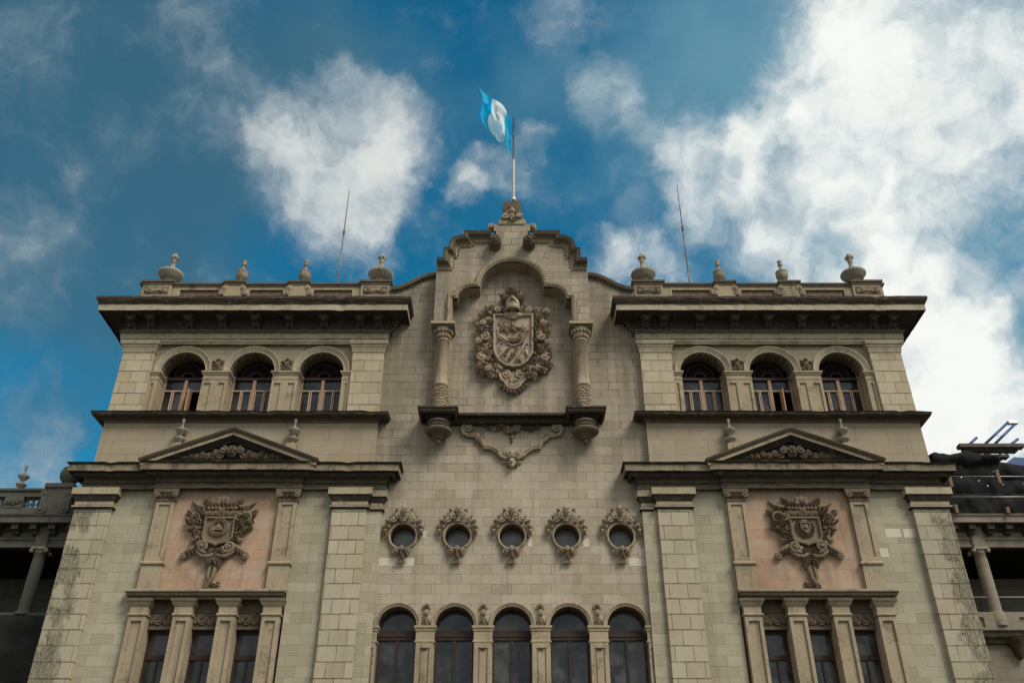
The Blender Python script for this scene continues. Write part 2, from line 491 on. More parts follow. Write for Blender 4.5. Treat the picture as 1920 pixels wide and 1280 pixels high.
        for i in range(m - 1):
            for j in range(n):
                fs.append((i * n + j, i * n + (j + 1) % n, (i + 1) * n + (j + 1) % n, (i + 1) * n + j))
        self.add(vs, fs, mi, smooth)
        self.add(vs[:n], [tuple(range(n))], mi)
        self.add(vs[-n:], [tuple(range(n))], mi)
        return self

    def ball(self, c, r, mi=0, n=8):
        rx, ry, rz = r if isinstance(r, (tuple, list)) else (r, r, r)
        k = n // 2 + 1
        vs, fs = [], []
        for i in range(n):
            for j in range(k):
                a, b = 2 * PI * i / n, PI * j / (k - 1)
                vs.append((c[0] + rx * math.sin(b) * math.cos(a), c[1] + ry * math.sin(b) * math.sin(a), c[2] + rz * math.cos(b)))
        for i in range(n):
            for j in range(k - 1):
                a, b = i * k, ((i + 1) % n) * k
                fs.append((a + j, b + j, b + j + 1, a + j + 1))
        return self.add(vs, fs, mi, True)

    # ---- carving tools; all lie on a wall plane at depth y, bulging towards -y
    def scroll(self, cx, cz, r, y, t=None, d=1, a0=0.0, turns=1.6, mi=0):
        t = t or r * .26
        pts, rs = [], []
        N = 18
        for i in range(N + 1):
            u = i / N
            a = a0 + d * 2 * PI * turns * u
            rr = r * (1 - .82 * u)
            pts.append((cx + rr * math.cos(a), y - t * (.6 + .9 * u), cz + rr * math.sin(a)))
            rs.append(t * (1 - .35 * u))
        self.tube(pts, rs, 6, mi)
        return self.ball((cx, y - t * 1.3, cz), t * 1.15, mi, 6)

    def leaf(self, x, z, ang, L, wd, y, h=None, mi=0, curl=.5):
        h = h or wd * .55
        vs, fs = [], []
        ca, sa = math.cos(ang), math.sin(ang)
        N = 10
        for i in range(N):
            u = i / (N - 1)
            bend = curl * L * .45 * (u * u)
            lob = 1 + .34 * math.cos(i * PI) * (1 - u * .5)
            lw = wd * .55 * (math.sin(PI * (u * .88 + .09)) ** .8) * lob
            hh = h * 1.25 * (math.sin(PI * (u * .7 + .22))) * (1 + .16 * math.cos(i * PI))
            for t, f in ((-1, -.1), (-.72, .62), (-.38, .95), (0, .35), (.38, .95), (.72, .62), (1, -.1)):
                lx, lz = L * u, bend + lw * t
                vs.append((x + lx * ca - lz * sa, y - hh * f, z + lx * sa + lz * ca))
        for i in range(N - 1):
            for j in range(6):
                fs.append((i * 7 + j, i * 7 + j + 1, (i + 1) * 7 + j + 1, (i + 1) * 7 + j))
        return self.add(vs, fs, mi, False)

    def rosette(self, x, z, r, y, mi=0, n=6):
        for i in range(n):
            a = 2 * PI * i / n
            self.ball((x + .6 * r * math.cos(a), y - .12 * r, z + .6 * r * math.sin(a)), (r * .42, r * .35, r * .42), mi, 6)
        return self.ball((x, y - r * .3, z), r * .38, mi, 6)

    def foliage(self, pts, size, y, rnd, mi=0, out=None):
        """dense acanthus work: leaves, scrolls and bulbs at anchor points"""
        for (x, z) in pts:
            a = rnd.uniform(0, 2 * PI) if out is None else math.atan2(z - out[1], x - out[0]) + rnd.uniform(-.9, .9)
            yy = y - rnd.uniform(0, size * .45)
            k = rnd.random()
            s = size * rnd.uniform(.75, 1.2)
            if k < .6:
                self.leaf(x - .4 * s * math.cos(a), z - .4 * s * math.sin(a), a, s * 1.25, s * .62, yy, s * .42, mi, rnd.uniform(-.9, .9))
                self.leaf(x, z, a + rnd.choice((-1, 1)) * .8, s * .8, s * .45, yy - .03, s * .35, mi, rnd.uniform(-.9, .9))
            elif k < .85:
                self.scroll(x, z, s * .45, yy, s * .13, rnd.choice((-1, 1)), a, 1.4, mi)
            else:
                for da in (-.7, 0, .7):
                    self.leaf(x, z, a + da, s * .7, s * .34, yy, s * .34, mi, da)
                self.ball((x, yy - .08, z), (s * .16, s * .2, s * .16), mi, 7)
        return self

    def build(self, name, mats, parent=None, bevel=0.0, label=None):
        me = bpy.data.meshes.new(name)
        if self.s < 0:
            vs = [(2 * self.cx - x, y, z) for x, y, z in self.v]
        else:
            vs = self.v
        n = len(vs)
        lo = [min(p[i] for p in vs) for i in range(3)]
        hi = [max(p[i] for p in vs) for i in range(3)]
        org = Vector(((lo[0] + hi[0]) / 2, (lo[1] + hi[1]) / 2, lo[2]))
        me.from_pydata([tuple(Vector(p) - org) for p in vs], [], self.f)
        for m in (mats if isinstance(mats, (list, tuple)) else [mats]):
            me.materials.append(M[m])
        me.polygons.foreach_set('material_index', self.mi)
        me.polygons.foreach_set('use_smooth', self.sm)
        bm = bmesh.new()
        bm.from_mesh(me)
        bmesh.ops.remove_doubles(bm, verts=bm.verts, dist=.0004)
        bmesh.ops.recalc_face_normals(bm, faces=bm.faces)
        bm.to_mesh(me)
        bm.free()
        o = bpy.data.objects.new(name, me)
        C.objects.link(o)
        if parent is not None:
            o.parent = parent
            o.location = org - WORLD[parent]
        else:
            o.location = org
        WORLD[o] = org
        if bevel > 0:
            bv = o.modifiers.new('edge_wear', 'BEVEL')
            bv.width = bevel
            bv.segments = 2
            bv.limit_method = 'ANGLE'
            bv.angle_limit = R(40)
        if label:
            o['label'] = label
        return o


def arc(cx, cz, r, a0, a1, n, rz=None):
    rz = rz or r
    return [(cx + r * math.cos(R(a0 + (a1 - a0) * i / n)), cz + rz * math.sin(R(a0 + (a1 - a0) * i / n))) for i in range(n + 1)]


def archhole(cx, hw, zb, zs, n=20):
    return [(cx - hw, zb), (cx + hw, zb)] + arc(cx, zs, hw, 0, 180, n)


def tag(o, label, cat, group=None, kind=None):
    if label:
        o['label'] = label
    if cat:
        o['category'] = cat
    if group:
        o['group'] = group
    if kind:
        o['kind'] = kind
    return o


# ------------------------------------------------------------------ ground
M['paving'] = stone('plaza_paving', (.21, .20, .18), (.17, .16, .145), 1.2, 1.2, .01, streak=0, patch=.3)
g = MB().add([(-400, -400, 0), (400, -400, 0), (400, 400, 0), (-400, 400, 0)], [(0, 1, 2, 3)])
go = g.build('plaza_ground', 'paving')
go['kind'] = 'structure'

# ------------------------------------------------------------------ the palace
palace = thing('palace', 'weathered stone palace with two towers flanking a curved central gable', 'building', (0, 0, 0))
YC, YT, YS, YF, YA, YG = .40, .22, .18, .10, .34, -.35
DEEP = 9.0

# heights
Z_FR3B = Zp(917, 0)        # underside of lower entablature
Z_L3 = Zp(865, -.6)        # lip of the lower cornice
Z_ATT0 = Z_L3 - .05
Z_STR0 = Zp(793, YF)       # string course bottom
Z_STR = Zp(768, -.45)      # string course lip
Z_FR1B = Zp(640, YF)
Z_FR1T = Zp(627, YF)
Z_SOF = Zp(579, -.8)
Z_L1 = Zp(556, -.9)
Z_PAR = Zp(531, YC)

# --- central wall with five arched windows and five oculi
win_x = [-4.26, -2.13, 0, 2.13, 4.26]
W_HW, W_ZS = .72, 11.12
OC_Z, OC_R = Zp(1006, YC), .49
mid_top = [Xp(735, 546, YC), Zp(546, YC)]
sw = [P(733, 545, YC), P(748, 543, YC), P(762, 538.5, YC), P(776, 531.5, YC), P(790, 524.5, YC), P(802, 520, YC), P(815, 518, YC), P(846, 516, YC)]
g_in = [P(860, 480, YC), P(900, 462, YC)]
leftp = [(-5.9, 0)] + [(-5.9, sw[0][1])] + sw + g_in
outer = leftp + [(-x, z) for x, z in reversed(leftp)]
holes = [archhole(x, W_HW, 5.2, W_ZS) for x in win_x] + [arc(x, OC_Z, OC_R, 0, 345, 23) for x in win_x]
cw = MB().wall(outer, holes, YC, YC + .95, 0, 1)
cwo = cw.build('central_wall', ['central', 'soot_shade'], palace)  # second material darkens the hole sides: recess shade put into the colour
# freshly replaced blocks
for (a, b, c_, d) in [(704, 1045, 738, 1061), (739, 1045, 775.5, 1061), (1179, 1045, 1213, 1061), (1197.5, 1027, 1216, 1044), (1093, 1008.5, 1105.5, 1025), (990, 1008.5, 997, 1025), (792, 994, 799, 1008)]:
    x0, z1 = P(a, b, YC)
    x1, z0 = P(c_, d, YC)
    MB().box(x0, x1, YC - .006, YC + .05, z0 + .01, z1 - .01).build('replacement_block', ['fresh'], cwo, label='pale freshly cut block patched into the wall')
# dark rooms behind the central windows
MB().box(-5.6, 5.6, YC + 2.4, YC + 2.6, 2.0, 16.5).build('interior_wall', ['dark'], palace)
# main body and roofs
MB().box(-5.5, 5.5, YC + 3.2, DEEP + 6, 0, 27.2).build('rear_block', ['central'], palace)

for s in (-1, 1):      # coping on the swooping shoulders
    m = MB(1 if s < 0 else -1)
    m.path(sw, [(-.16, YC + .02), (-.16, YC - .03), (-.08, YC - .06), (-.06, YC - .16), (.06, YC - .2), (.10, YC - .2), (.12, YC + .9), (-.1, YC + .9)], [0] * 7)
    m.build('coping', ['soot_shade'], palace)

# --- five arched windows at the bottom
for i, x in enumerate(win_x):
    a = MB()
    yw = YC + .42
    # frame: outer stile following the arch, transom, mullion
    ring = [(x - W_HW, 5.2)] + [(x - W_HW, W_ZS)] + arc(x, W_ZS, W_HW, 180, 0, 20)[1:-1] + [(x + W_HW, W_ZS), (x + W_HW, 5.2)]
    a.path(ring, [(.02, yw), (-.07, yw), (-.07, yw + .10), (.02, yw + .10)])
    a.box(x - W_HW, x + W_HW, yw - .03, yw + .12, W_ZS - .42, W_ZS - .05)
    a.box(x - W_HW, x + W_HW, yw - .06, yw, W_ZS - .30, W_ZS - .18)
    a.box(x - .045, x + .045, yw - .02, yw + .10, 5.2, W_ZS - .42)
    for zz in (7.0,):
        a.box(x - W_HW, x + W_HW, yw, yw + .08, zz, zz + .07)
    fo = a.build('window_frame', ['wood_d'], palace, bevel=.008)
    gl = MB().wall(archhole(x, W_HW, 5.2, W_ZS), [], yw + .06, yw + .08)
    gl.build('pane', ['glass2' if i in (2, 3, 4) else 'gloss'], fo)
    r = MB()
    rp = arc(x, W_ZS, W_HW, 180, 0, 26)
    rp = [(x - W_HW, W_ZS - .02)] + rp + [(x + W_HW, W_ZS - .02)]
    r.path(rp, [(0, YC + .2), (0, YC - .06), (.02, YC - .07), (.06, YC - .05), (.07, YC - .09), (.12, YC - .11), (.15, YC - .10), (.165, YC + .02)], smooth=False)
    r.build('window_arch', ['trim'], palace)
# piers between
for i in range(6):
    xs = [(-4.26 - .72 - .27, -4.26 - .72)] + [(win_x[k] + .72, win_x[k + 1] - .72) for k in range(4)] + [(4.26 + .72, 4.26 + .72 + .27)]
    x0, x1 = xs[i]
    a = MB()
    yf = YC - .10
    zt = W_ZS - .02
    a.box(x0 + .02, x1 - .02, yf, YC + .2, 3.0, zt - .62)
    hw = x1 - x0
    hole = [(x0 + .17, 4.0), (x1 - .17, 4.0), (x1 - .17, zt - .80), (x0 + .17, zt - .80)] if hw > .4 else [(x0 + .10, 4.0), (x1 - .10, 4.0), (x1 - .10, zt - .80), (x0 + .10, zt - .80)]
    a.wall([(x0 + .02, 3.0), (x1 - .02, 3.0), (x1 - .02, zt - .62), (x0 + .02, zt - .62)], [hole], yf - .05, yf)
    if hw > .4:
        a.box((x0 + x1) / 2 - .12, (x0 + x1) / 2 + .12, yf - .03, yf, 4.0, zt - .86)
        a.ball(((x0 + x1) / 2, yf - .05, zt - 2.35), (.05, .03, .07), 0, 6)
        a.box((x0 + x1) / 2 - .09, (x0 + x1) / 2 + .09, yf - .075, yf - .04, zt - .88, zt - .80, 1)
    a.plan([(x0 - .0, YC + .3), (x0 - .0, yf - .02), (x1, yf - .02), (x1, YC + .3)],
           [(0, zt - .62), (.035, zt - .60), (.035, zt - .54), (0, zt - .52), (0, zt - .22), (.03, zt - .18), (.03, zt - .12), (.07, zt - .08), (.07, zt), (-.2, zt + .01)])
    a.build('window_pilaster', ['trim', 'soot'], palace, bevel=.006)
# cartouches between the arches
rnd = random.Random(3)
for k in range(4):
    x = (win_x[k] + win_x[k + 1]) / 2
    a = MB()
    z = Zp(1152, YC)
    a.ball((x, YC - .06, z + .06), (.10, .10, .13), 0, 10)
    a.rosette(x, z + .07, .10, YC - .12)
    for sx in (-1, 1):
        a.scroll(x + sx * .11, z + .26, .07, YC - .04, .025, sx, PI / 2)
        a.leaf(x + sx * .03, z - .10, -PI / 2 + sx * .35, .26, .10, YC - .02, .07, 0, sx * .4)
        a.leaf(x + sx * .04, z + .22, PI / 2 - sx * .5, .16, .08, YC - .04, .07)
    a.leaf(x, z + .26, PI / 2, .16, .09, YC - .05, .08)
    a.leaf(x, z - .1, -PI / 2, .33, .12, YC - .05, .08)
    a.build('arch_cartouche', ['carve'], palace)

# --- oculi
def slim(m, x, z, a, L, wd, y, h=None, mi=0, curl=.5):
    m.leaf(x, z, a, L * .95, wd * .72, y, (h or wd * .55) * .9, mi, curl)


for k, x in enumerate(win_x):
    a = MB()
    prof = [(.0, YC + .05), (.0, YC - .10), (.025, YC - .14), (.055, YC - .145), (.075, YC - .10), (.095, YC - .09), (.105, YC + .03)]
    a.path(arc(x, OC_Z, OC_R, 360, 15, 23), prof, closed=True, smooth=False)
    fo = a.build('round_window', ['trim'], palace)
    MB().wall(arc(x, OC_Z, OC_R + .02, 0, 345, 23), [], YC + .46, YC + .48).build('pane', ['glass3'], fo)
    b = MB()
    b.path(arc(x, OC_Z, OC_R, 360, 15, 23), [(.01, YC + .44), (-.03, YC + .44), (-.03, YC + .50), (.01, YC + .50)], closed=True)
    b.build('window_frame', ['wood_d'], fo)
    c = MB()
    ft = MB()
    r_ = random.Random(20)
    yy = YC - .10
    for sx in (-1, 1):
        # crown
        c.scroll(x + sx * .17, OC_Z + .80, .16, yy - .08, .05, -sx, PI / 2 + sx * .6, 1.5)
        slim(c, x + sx * .06, OC_Z + .78, PI / 2 + sx * .15, .40, .16, yy - .07, .13, 0, sx * .5)
        slim(c, x + sx * .2, OC_Z + .93, PI / 2 - sx * .5, .26, .15, yy, .12, 0, -sx * .5)
        c.scroll(x + sx * .28, OC_Z + .98, .09, yy, .03, sx, 0)
        c.scroll(x + sx * .40, OC_Z + .66, .14, yy - .05, .045, sx, PI / 2, 1.4)
        slim(c, x + sx * .36, OC_Z + .62, PI / 2 - sx * 1.0, .32, .16, yy, .12, 0, sx * .6)
        slim(c, x + sx * .48, OC_Z + .50, PI / 2 - sx * 1.3, .30, .18, yy - .04, .13, 0, sx * .5)
        c.scroll(x + sx * .60, OC_Z + .43, .13, yy, .042, -sx, PI / 2, 1.4)
        slim(c, x + sx * .60, OC_Z + .34, PI / 2 - sx * 1.5, .24, .18, yy - .02, .13, 0, -sx * .6)
        slim(c, x + sx * .66, OC_Z + .28, -PI / 2 + sx * .15, .32, .16, yy, .12, 0, sx * .5)
        c.ball((x + sx * .72, yy - .05, OC_Z + .22), (.08, .09, .09), 0, 7)
        slim(c, x + sx * .66, OC_Z + .12, -PI / 2 - sx * .2, .22, .11, yy, .08)
        # foot
        slim(ft, x + sx * .42, OC_Z - .42, -PI / 2 - sx * .9, .34, .14, yy + .02, .09, 0, sx * .5)
        ft.scroll(x + sx * .26, OC_Z - .62, .11, yy, .038, sx, 0, 1.4)
        slim(ft, x + sx * .30, OC_Z - .52, -PI / 2 - sx * .4, .30, .14, yy, .11, 0, -sx * .4)
        slim(ft, x + sx * .10, OC_Z - .55, -PI / 2 + sx * .4, .34, .15, yy - .06, .12, 0, sx * .4)
        slim(ft, x + sx * .05, OC_Z - .80, -PI / 2 + sx * .3, .28, .15, yy - .02, .11, 0, -sx * .6)
        ft.scroll(x + sx * .10, OC_Z - 1.03, .085, yy, .035, -sx, PI / 2, 1.3)
    c.rosette(x, OC_Z + .66, .13, yy - .1)
    slim(c, x, OC_Z + .72, PI / 2, .46, .2, yy - .12, .13)
    c.ball((x, yy - .03, OC_Z + 1.16), (.13, .09, .10), 0, 8)
    c.scroll(x, OC_Z + 1.16, .12, yy - .02, .03, 1, 0, 1.0)
    ft.rosette(x, OC_Z - .53, .11, yy - .12)
    slim(ft, x, OC_Z - .62, -PI / 2, .36, .15, yy - .08, .12)
    ft.ball((x, yy, OC_Z - 1.0), (.10, .09, .14), 0, 7)
    c.build('crown_carving', ['carve'], fo)
    ft.build('foot_carving', ['carve'], fo)

# --- gable frontispiece: stepped panel with a lobed niche hood
g_l = [(814, 607), (818.5, 504), (848, 504), (848, 483), (857, 481), (857.5, 468), (860, 464), (866, 461.5), (886, 461), (886, 453.5), (930, 453.5), (930, 424), (936, 412), (947, 404)]
g_out = [P(a, b, YG) for a, b in g_l]
g_out[0] = (g_out[1][0], g_out[0][1])
x0n = Xp(848.5, 560, YG)
nz0 = Zp(607, YG)
bigr = abs(Xp(900, 538, YG))
zb = Zp(538, YG)
sx_, sz_ = Xp(886, 538, YG), Zp(560, YG)
smr = abs(Xp(858, 560, YG) - sx_)
n_l = [(x0n, nz0), (x0n, sz_), (sx_ - smr, sz_)] + arc(sx_, sz_, smr, 180, 90, 10, zb - sz_)[1:] + [(-bigr, zb)]
n_big = arc(0, zb, bigr, 180, 0, 30)
niche = n_l + n_big[1:-1] + [(-x, z) for x, z in reversed(n_l)]
outl = g_out + [(-x, z) for x, z in reversed(g_out)]
pan = outl + [(-x, z) for x, z in n_l] + list(reversed(n_big[1:-1])) + list(reversed(n_l))
# dedupe order: right outer bottom -> right inner bottom -> over the arch -> left inner bottom
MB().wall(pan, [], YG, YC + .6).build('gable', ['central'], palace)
# niche hood moulding with beads
hd = MB()
hd.path(niche, [(0, YG + .1), (0, YG - .05), (.03, YG - .08), (.08, YG - .07), (.09, YG - .12), (.17, YG - .14), (.20, YG - .10), (.24, YG - .03), (.25, YG + .05)])
# beads along its outer edge
acc = 0
for i in range(len(niche) - 1):
    p, q_ = Vector(niche[i]), Vector(niche[i + 1])
    L = (q_ - p).length
    nn_ = Vector((-(q_ - p).y, (q_ - p).x)).normalized()
    while acc < L:
        c = p.lerp(q_, acc / L) + nn_ * .215
        hd.ball((c.x, YG - .09, c.y), (.05, .05, .05), 0, 6)
        acc += .125
    acc -= L
hd.build('niche_hood', ['trim'], palace)
# gable cornice
for s in (-1, 1):
    m = MB(1 if s < 0 else -1)
    gp = g_out[1:11]
    gp[0] = (gp[0][0] + .02, gp[0][1])
    gp2 = []
    for q_ in gp:
        gp2.append(q_)
    cprof = [(-.02, YG + .02), (-.02, YG - .05), (.05, YG - .08), (.07, YG - .16), (.12, YG - .18), (.22, YG - .34), (.30, YG - .38), (.38, YG - .39), (.38, YC + .5)]
    m.path(gp2[:-1] + [(Xp(921, 453.5, YG), gp2[-1][1])], cprof, [0, 0, 0, 1, 1, 1, 2, 2])
    # dentils
    acc = .05
    pth = gp2[:-1] + [(Xp(921, 453.5, YG), gp2[-1][1])]
    for i in range(len(pth) - 1):
        p, q_ = Vector(pth[i]), Vector(pth[i + 1])
        L = (q_ - p).length
        nn_ = Vector((-(q_ - p).y, (q_ - p).x)).normalized()
        while acc < L:
            c = p.lerp(q_, acc / L) - nn_ * .06
            m.box(c.x - .035, c.x + .035, YG - .07, YG + .02, c.y - .035, c.y + .035, 0)
            acc += .125
        acc -= L
    m.build('gable_cornice', ['trim', 'soot_shade', 'soot'], palace)
    # volutes
    v = MB(1 if s < 0 else -1)
    cx, cz = P(928, 449, YG - .5)
    pr = [(0.0, 0.0), (.27, 0), (.29, .04), (.29, .62), (0, .62)]
    n = 24
    vs, fs = [], []
    for i in range(n):
        a = 2 * PI * i / n
        for r, d in pr:
            vs.append((cx + r * math.cos(a), YG - .55 + d, cz + r * math.sin(a)))
    for i in range(n):
        a_, b_ = i * 5, ((i + 1) % n) * 5
        for j in range(4):
            fs.append((a_ + j, b_ + j, b_ + j + 1, a_ + j + 1))
    v.add(vs, fs, 0, False)
    v.scroll(cx, cz, .24, YG - .55, .05, -1, PI, 1.8)
    v.ball((cx, YG - .6, cz), (.11, .12, .11), 0, 10)
    v.build('volute', ['soot_shade'], palace)
    v = MB(1 if s < 0 else -1)
    cx, cz = P(921, 429, YG + .3)
    v.ball((cx, YG + .3, cz), (.19, .2, .20), 0, 10)
    v.scroll(cx, cz, .16, YG + .14, .05, 1, 0, 1.4)
    v.build('gable_finial', ['carve'], palace)
# pedestal at the top
pd = MB()
zt, z1, z2 = Zp(377, -.56) + .02, Zp(397, -.50), Zp(412, -.40)
zb_ = Zp(420, -.35)
pd.box(-.86, .86, YG + .01, .9, zb_ - .4, z2 - .25, 0)
pd.box(-.62, .62, YG - .05, .8, z2 - .25, z2, 0)
pd.box(-.30, .30, -.40, .7, z2, z1, 0)
pd.plan([(-.32, .7), (-.32, -.42), (.32, -.42), (.32, .7)], [(0, z1 - .02), (.05, z1 + .02), (.06, z1 + .12), (.10, z1 + .16), (.12, zt - .12), (.12, zt), (-.2, zt)], [0, 0, 0, 1, 1, 1])
for sx in (-1, 1):
    pd.scroll(sx * .33, z2 + .18, .16, -.42, .06, sx, 0, 1.2, 2)
    pd.scroll(sx * .30, z1 - .16, .11, -.44, .05, -sx, 0, 1.2, 2)
    pd.leaf(sx * .30, z2 + .3, PI / 2, .35, .15, -.42, .1, 2)
pd.ball((0, -.46, z2 + .50), (.15, .14, .17), 2, 10)
pd.ball((0, -.56, z2 + .52), (.04, .06, .06), 2, 6)
pd.rosette(0, z2 + .22, .16, -.44, 2)
for a_ in (.6, 1.2, 1.9, 2.5):
    pd.leaf(.1 * math.cos(a_), z2 + .6, a_, .22, .12, -.46, .08, 2)
pd.leaf(0, z2 + .1, -PI / 2, .25, .3, -.42, .12, 2)
pd.build('top_pedestal', ['trim', 'soot_shade', 'carve'], palace, bevel=.012)

# --- columns on the corbelled shelf
for s in (-1, 1):
    X = -3.03
    fl = 1 if s < 0 else -1
    zt = Zp(606, YG - .2) + .0
    z_sh = Zp(761, -.75)
    zn = Zp(636, -.3)
    zd = Zp(719, -.3)
    yc = -.05
    b = MB(fl)
    b.lathe(X, yc, [(.30, z_sh + .05), (.30, z_sh + .18), (.335, z_sh + .2), (.30, z_sh + .26), (.29, z_sh + .3), (.285, zd - .04), (.32, zd - .02), (.325, zd + .05), (.285, zd + .08), (.28, zd + .5), (.262, zn - .02), (.30, zn), (.30, zn + .06), (.26, zn + .08)], 28, 0)
    b.box(X - .36, X + .36, YC - .16, YC + .05, z_sh, zt - .35)
    co = b.build('column', ['trim'], palace)
    d = MB(fl)
    rr = random.Random(5)
    for i in range(7):
        for j in range(11):
            a = PI + PI * (j + .5 * (i % 2)) / 10
            z = z_sh + .36 + (zd - z_sh - .46) * i / 6.5
            d.ball((X + .29 * math.cos(a), yc + .29 * math.sin(a), z + rr.uniform(-.03, .03)), (rr.uniform(.03, .06), .05, rr.uniform(.04, .085)), 0, 6)
    d.build('carved_drum', ['carve'], co)
    c = MB(fl)
    c.lathe(X, yc, [(.265, zn + .06), (.27, zn + .2), (.31, zn + .36), (.42, zn + .50), (.44, zn + .56)], 24, 0)
    for i in range(9):
        a = PI + PI * i / 8
        px_, py_ = X + .31 * math.cos(a), yc + .31 * math.sin(a)
        c.ball((px_, py_, zn + .22), (.06, .06, .13), 0, 6)
        c.ball((X + .40 * math.cos(a), yc + .40 * math.sin(a), zn + .42), (.06, .06, .07), 0, 6)
    zc = zn + .56
    hwx = .40
    c.plan([(X - hwx, YC + .05), (X - hwx, yc - hwx), (X + hwx, yc - hwx), (X + hwx, YC + .05)],
           [(-.1, zc - .02), (0, zc), (.02, zc + .12), (.06, zc + .15), (.09, zc + .22), (.12, zc + .25), (.12, zt), (-.3, zt)], [1, 1, 1, 1, 1, 0, 0])
    c.build('capital', ['trim', 'soot_shade'], co)
    # shelf block and pendant
    k = MB(fl)
    lz = z_sh
    bz = Zp(787, -.3)
    X0, X1 = -3.52, -2.58
    k.plan([(X0, YC + .02), (X0, -.42), (X1, -.42), (X1, YC + .02)],
           [(-.25, bz - .05), (-.12, bz), (-.08, bz + .12), (0, bz + .14), (.04, bz + .28), (.12, bz + .32), (.20, lz - .26), (.30, lz - .20), (.32, lz - .08), (.36, lz - .07), (.36, lz), (-.4, lz + .02)])
    k.box(X0 - .05, X1 + .05, -.45, YC, lz - .3, lz + .01)
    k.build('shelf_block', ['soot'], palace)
    p = MB(fl)
    pz = bz
    p.lathe((X0 + X1) / 2 + .02, -.12, [(.30, pz + .05), (.40, pz + .02), (.40, pz - .02), (.455, pz - .04), (.48, pz - .09), (.455, pz - .14), (.40, pz - .16), (.40, pz - .19), (.43, pz - .21), (.43, pz - .26), (.36, pz - .28), (.35, pz - .33), (.47, pz - .35), (.545, pz - .40), (.56, pz - .46), (.53, pz - .52), (.44, pz - .58), (.31, pz - .62), (.27, pz - .62), (.285, pz - .66), (.27, pz - .70), (.20, pz - .71), (.215, pz - .75), (.20, pz - .79), (.11, pz - .81), (.08, pz - .85), (.11, pz - .90), (.10, pz - .96), (.05, pz - 1.02), (0.0, pz - 1.05)], 32)
    p.build('pendant_corbel', ['soot_shade'], palace)
# middle beam
bm_ = MB()
lz, bz = Zp(773, -.2), Zp(794, .2)
bm_.plan([(-2.62, .12), (2.62, .12)], [(-.3, bz - .02), (.02, bz), (.04, bz + .12), (.10, bz + .14), (.12, bz + .30), (.20, bz + .36), (.28, lz - .14), (.32, lz - .1), (.32, lz), (-.5, lz + .02)])
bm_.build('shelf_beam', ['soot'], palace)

# --- swag bracket below the shelf
swg = MB()
for sx in (-1, 1):
    c7 = lambda a, b: P(840 + a / 8, 780 + b / 8, YC)
    pts = [(350, 235), (330, 130), (255, 130), (205, 200), (235, 275), (310, 312), (400, 318), (455, 300), (430, 345), (500, 400), (535, 450), (545, 490), (640, 498), (730, 545), (800, 620), (870, 655), (940, 625), (955, 570), (920, 520)]
    # smooth the polyline slightly
    w3, rs = [], []
    for i in range(len(pts) - 1):
        for t in (0, .5):
            a = pts[i][0] * (1 - t) + pts[i + 1][0] * t
            b = pts[i][1] * (1 - t) + pts[i + 1][1] * t
            x, z = c7(a, b)
            w3.append((x * (1 if sx < 0 else -1), YC - .10, z))
            rs.append(.062 + .028 * math.sin(PI * i / (len(pts) - 1)))
    swg.tube(w3, rs, 8)
    w4 = [(x, y - .09, z + .06) for x, y, z in w3[10:-8]]
    swg.tube(w4, .028, 6)
    x, z = c7(292, 190)
    x = x if sx < 0 else -x
    swg.scroll(x, z, .20, YC - .05, .06, sx, PI / 2, 1.6)
    x, z = c7(880, 575)
    x = x if sx < 0 else -x
    swg.scroll(x, z, .16, YC - .06, .055, -sx, 0, 1.6)
    x, z = c7(900, 680)
    x = x if sx < 0 else -x
    swg.scroll(x - sx * -.02, z, .09, YC - .05, .035, sx, 0, 1.4)
    swg.leaf(x, z, -PI / 2, .28, .12, YC - .05, .1, 0, sx * .4)
    x2 = c7(850, 700)[0]
    x2 = x2 if sx < 0 else -x2
    swg.scroll(x2, z - .04, .09, YC - .04, .03, -sx, 0, 1.4)
_, zm = P(960, 870, YC)
swg.ball((0, YC - .12, zm + .02), (.17, .16, .22), 0, 10)
swg.ball((0, YC - .28, zm + .0), (.05, .06, .08), 0, 6)
for sx in (-1, 1):
    swg.ball((sx * .07, YC - .25, zm + .08), (.04, .04, .03), 0, 6)
swg.ball((0, YC - .2, zm - .14), (.09, .09, .10), 0, 8)
for a_ in (.5, 1.0, 1.57, 2.1, 2.6):
    swg.leaf(.1 * math.cos(a_), zm + .14, a_, .2, .12, YC - .12, .1)
swg.build('scrolled_bracket', ['trim'], palace)
gar = MB()
rg = random.Random(8)
for sx in (-1, 1):
    c7 = lambda a, b: P(840 + a / 8, 780 + b / 8, YC)
    x, z = c7(890, 203)
    x = x if sx < 0 else -x
    gar.scroll(x, z, .19, YC - .04, .06, sx, 0, 1.6)
    for (a, b, sz) in [(820, 170, .22), (770, 200, .24), (715, 180, .22), (690, 220, .20), (650, 170, .20), (620, 200, .17), (580, 165, .15), (545, 160, .12), (830, 140, .14), (740, 145, .16)]:
        x, z = c7(a, b)
        x = x if sx < 0 else -x
        gar.foliage([(x, z)], sz, YC - .03, rg, 0, (0, z + .3))
x, z = P(962, 812, YC)
gar.ball((.0, YC - .06, z + .12), (.08, .09, .1), 0, 8)
gar.leaf(0, z + .1, -PI / 2, .3, .16, YC - .05, .1)
for sx in (-1, 1):
    gar.leaf(0, z - .02, -PI / 2 + sx * 1.1, .17, .1, YC - .04, .08)
gar.ball((0, YC - .06, z - .22), (.085, .09, .10), 0, 8)
gar.ball((0, YC - .05, z - .38), (.055, .06, .07), 0, 8)
gar.build('leaf_garland', ['carve_d'], palace)

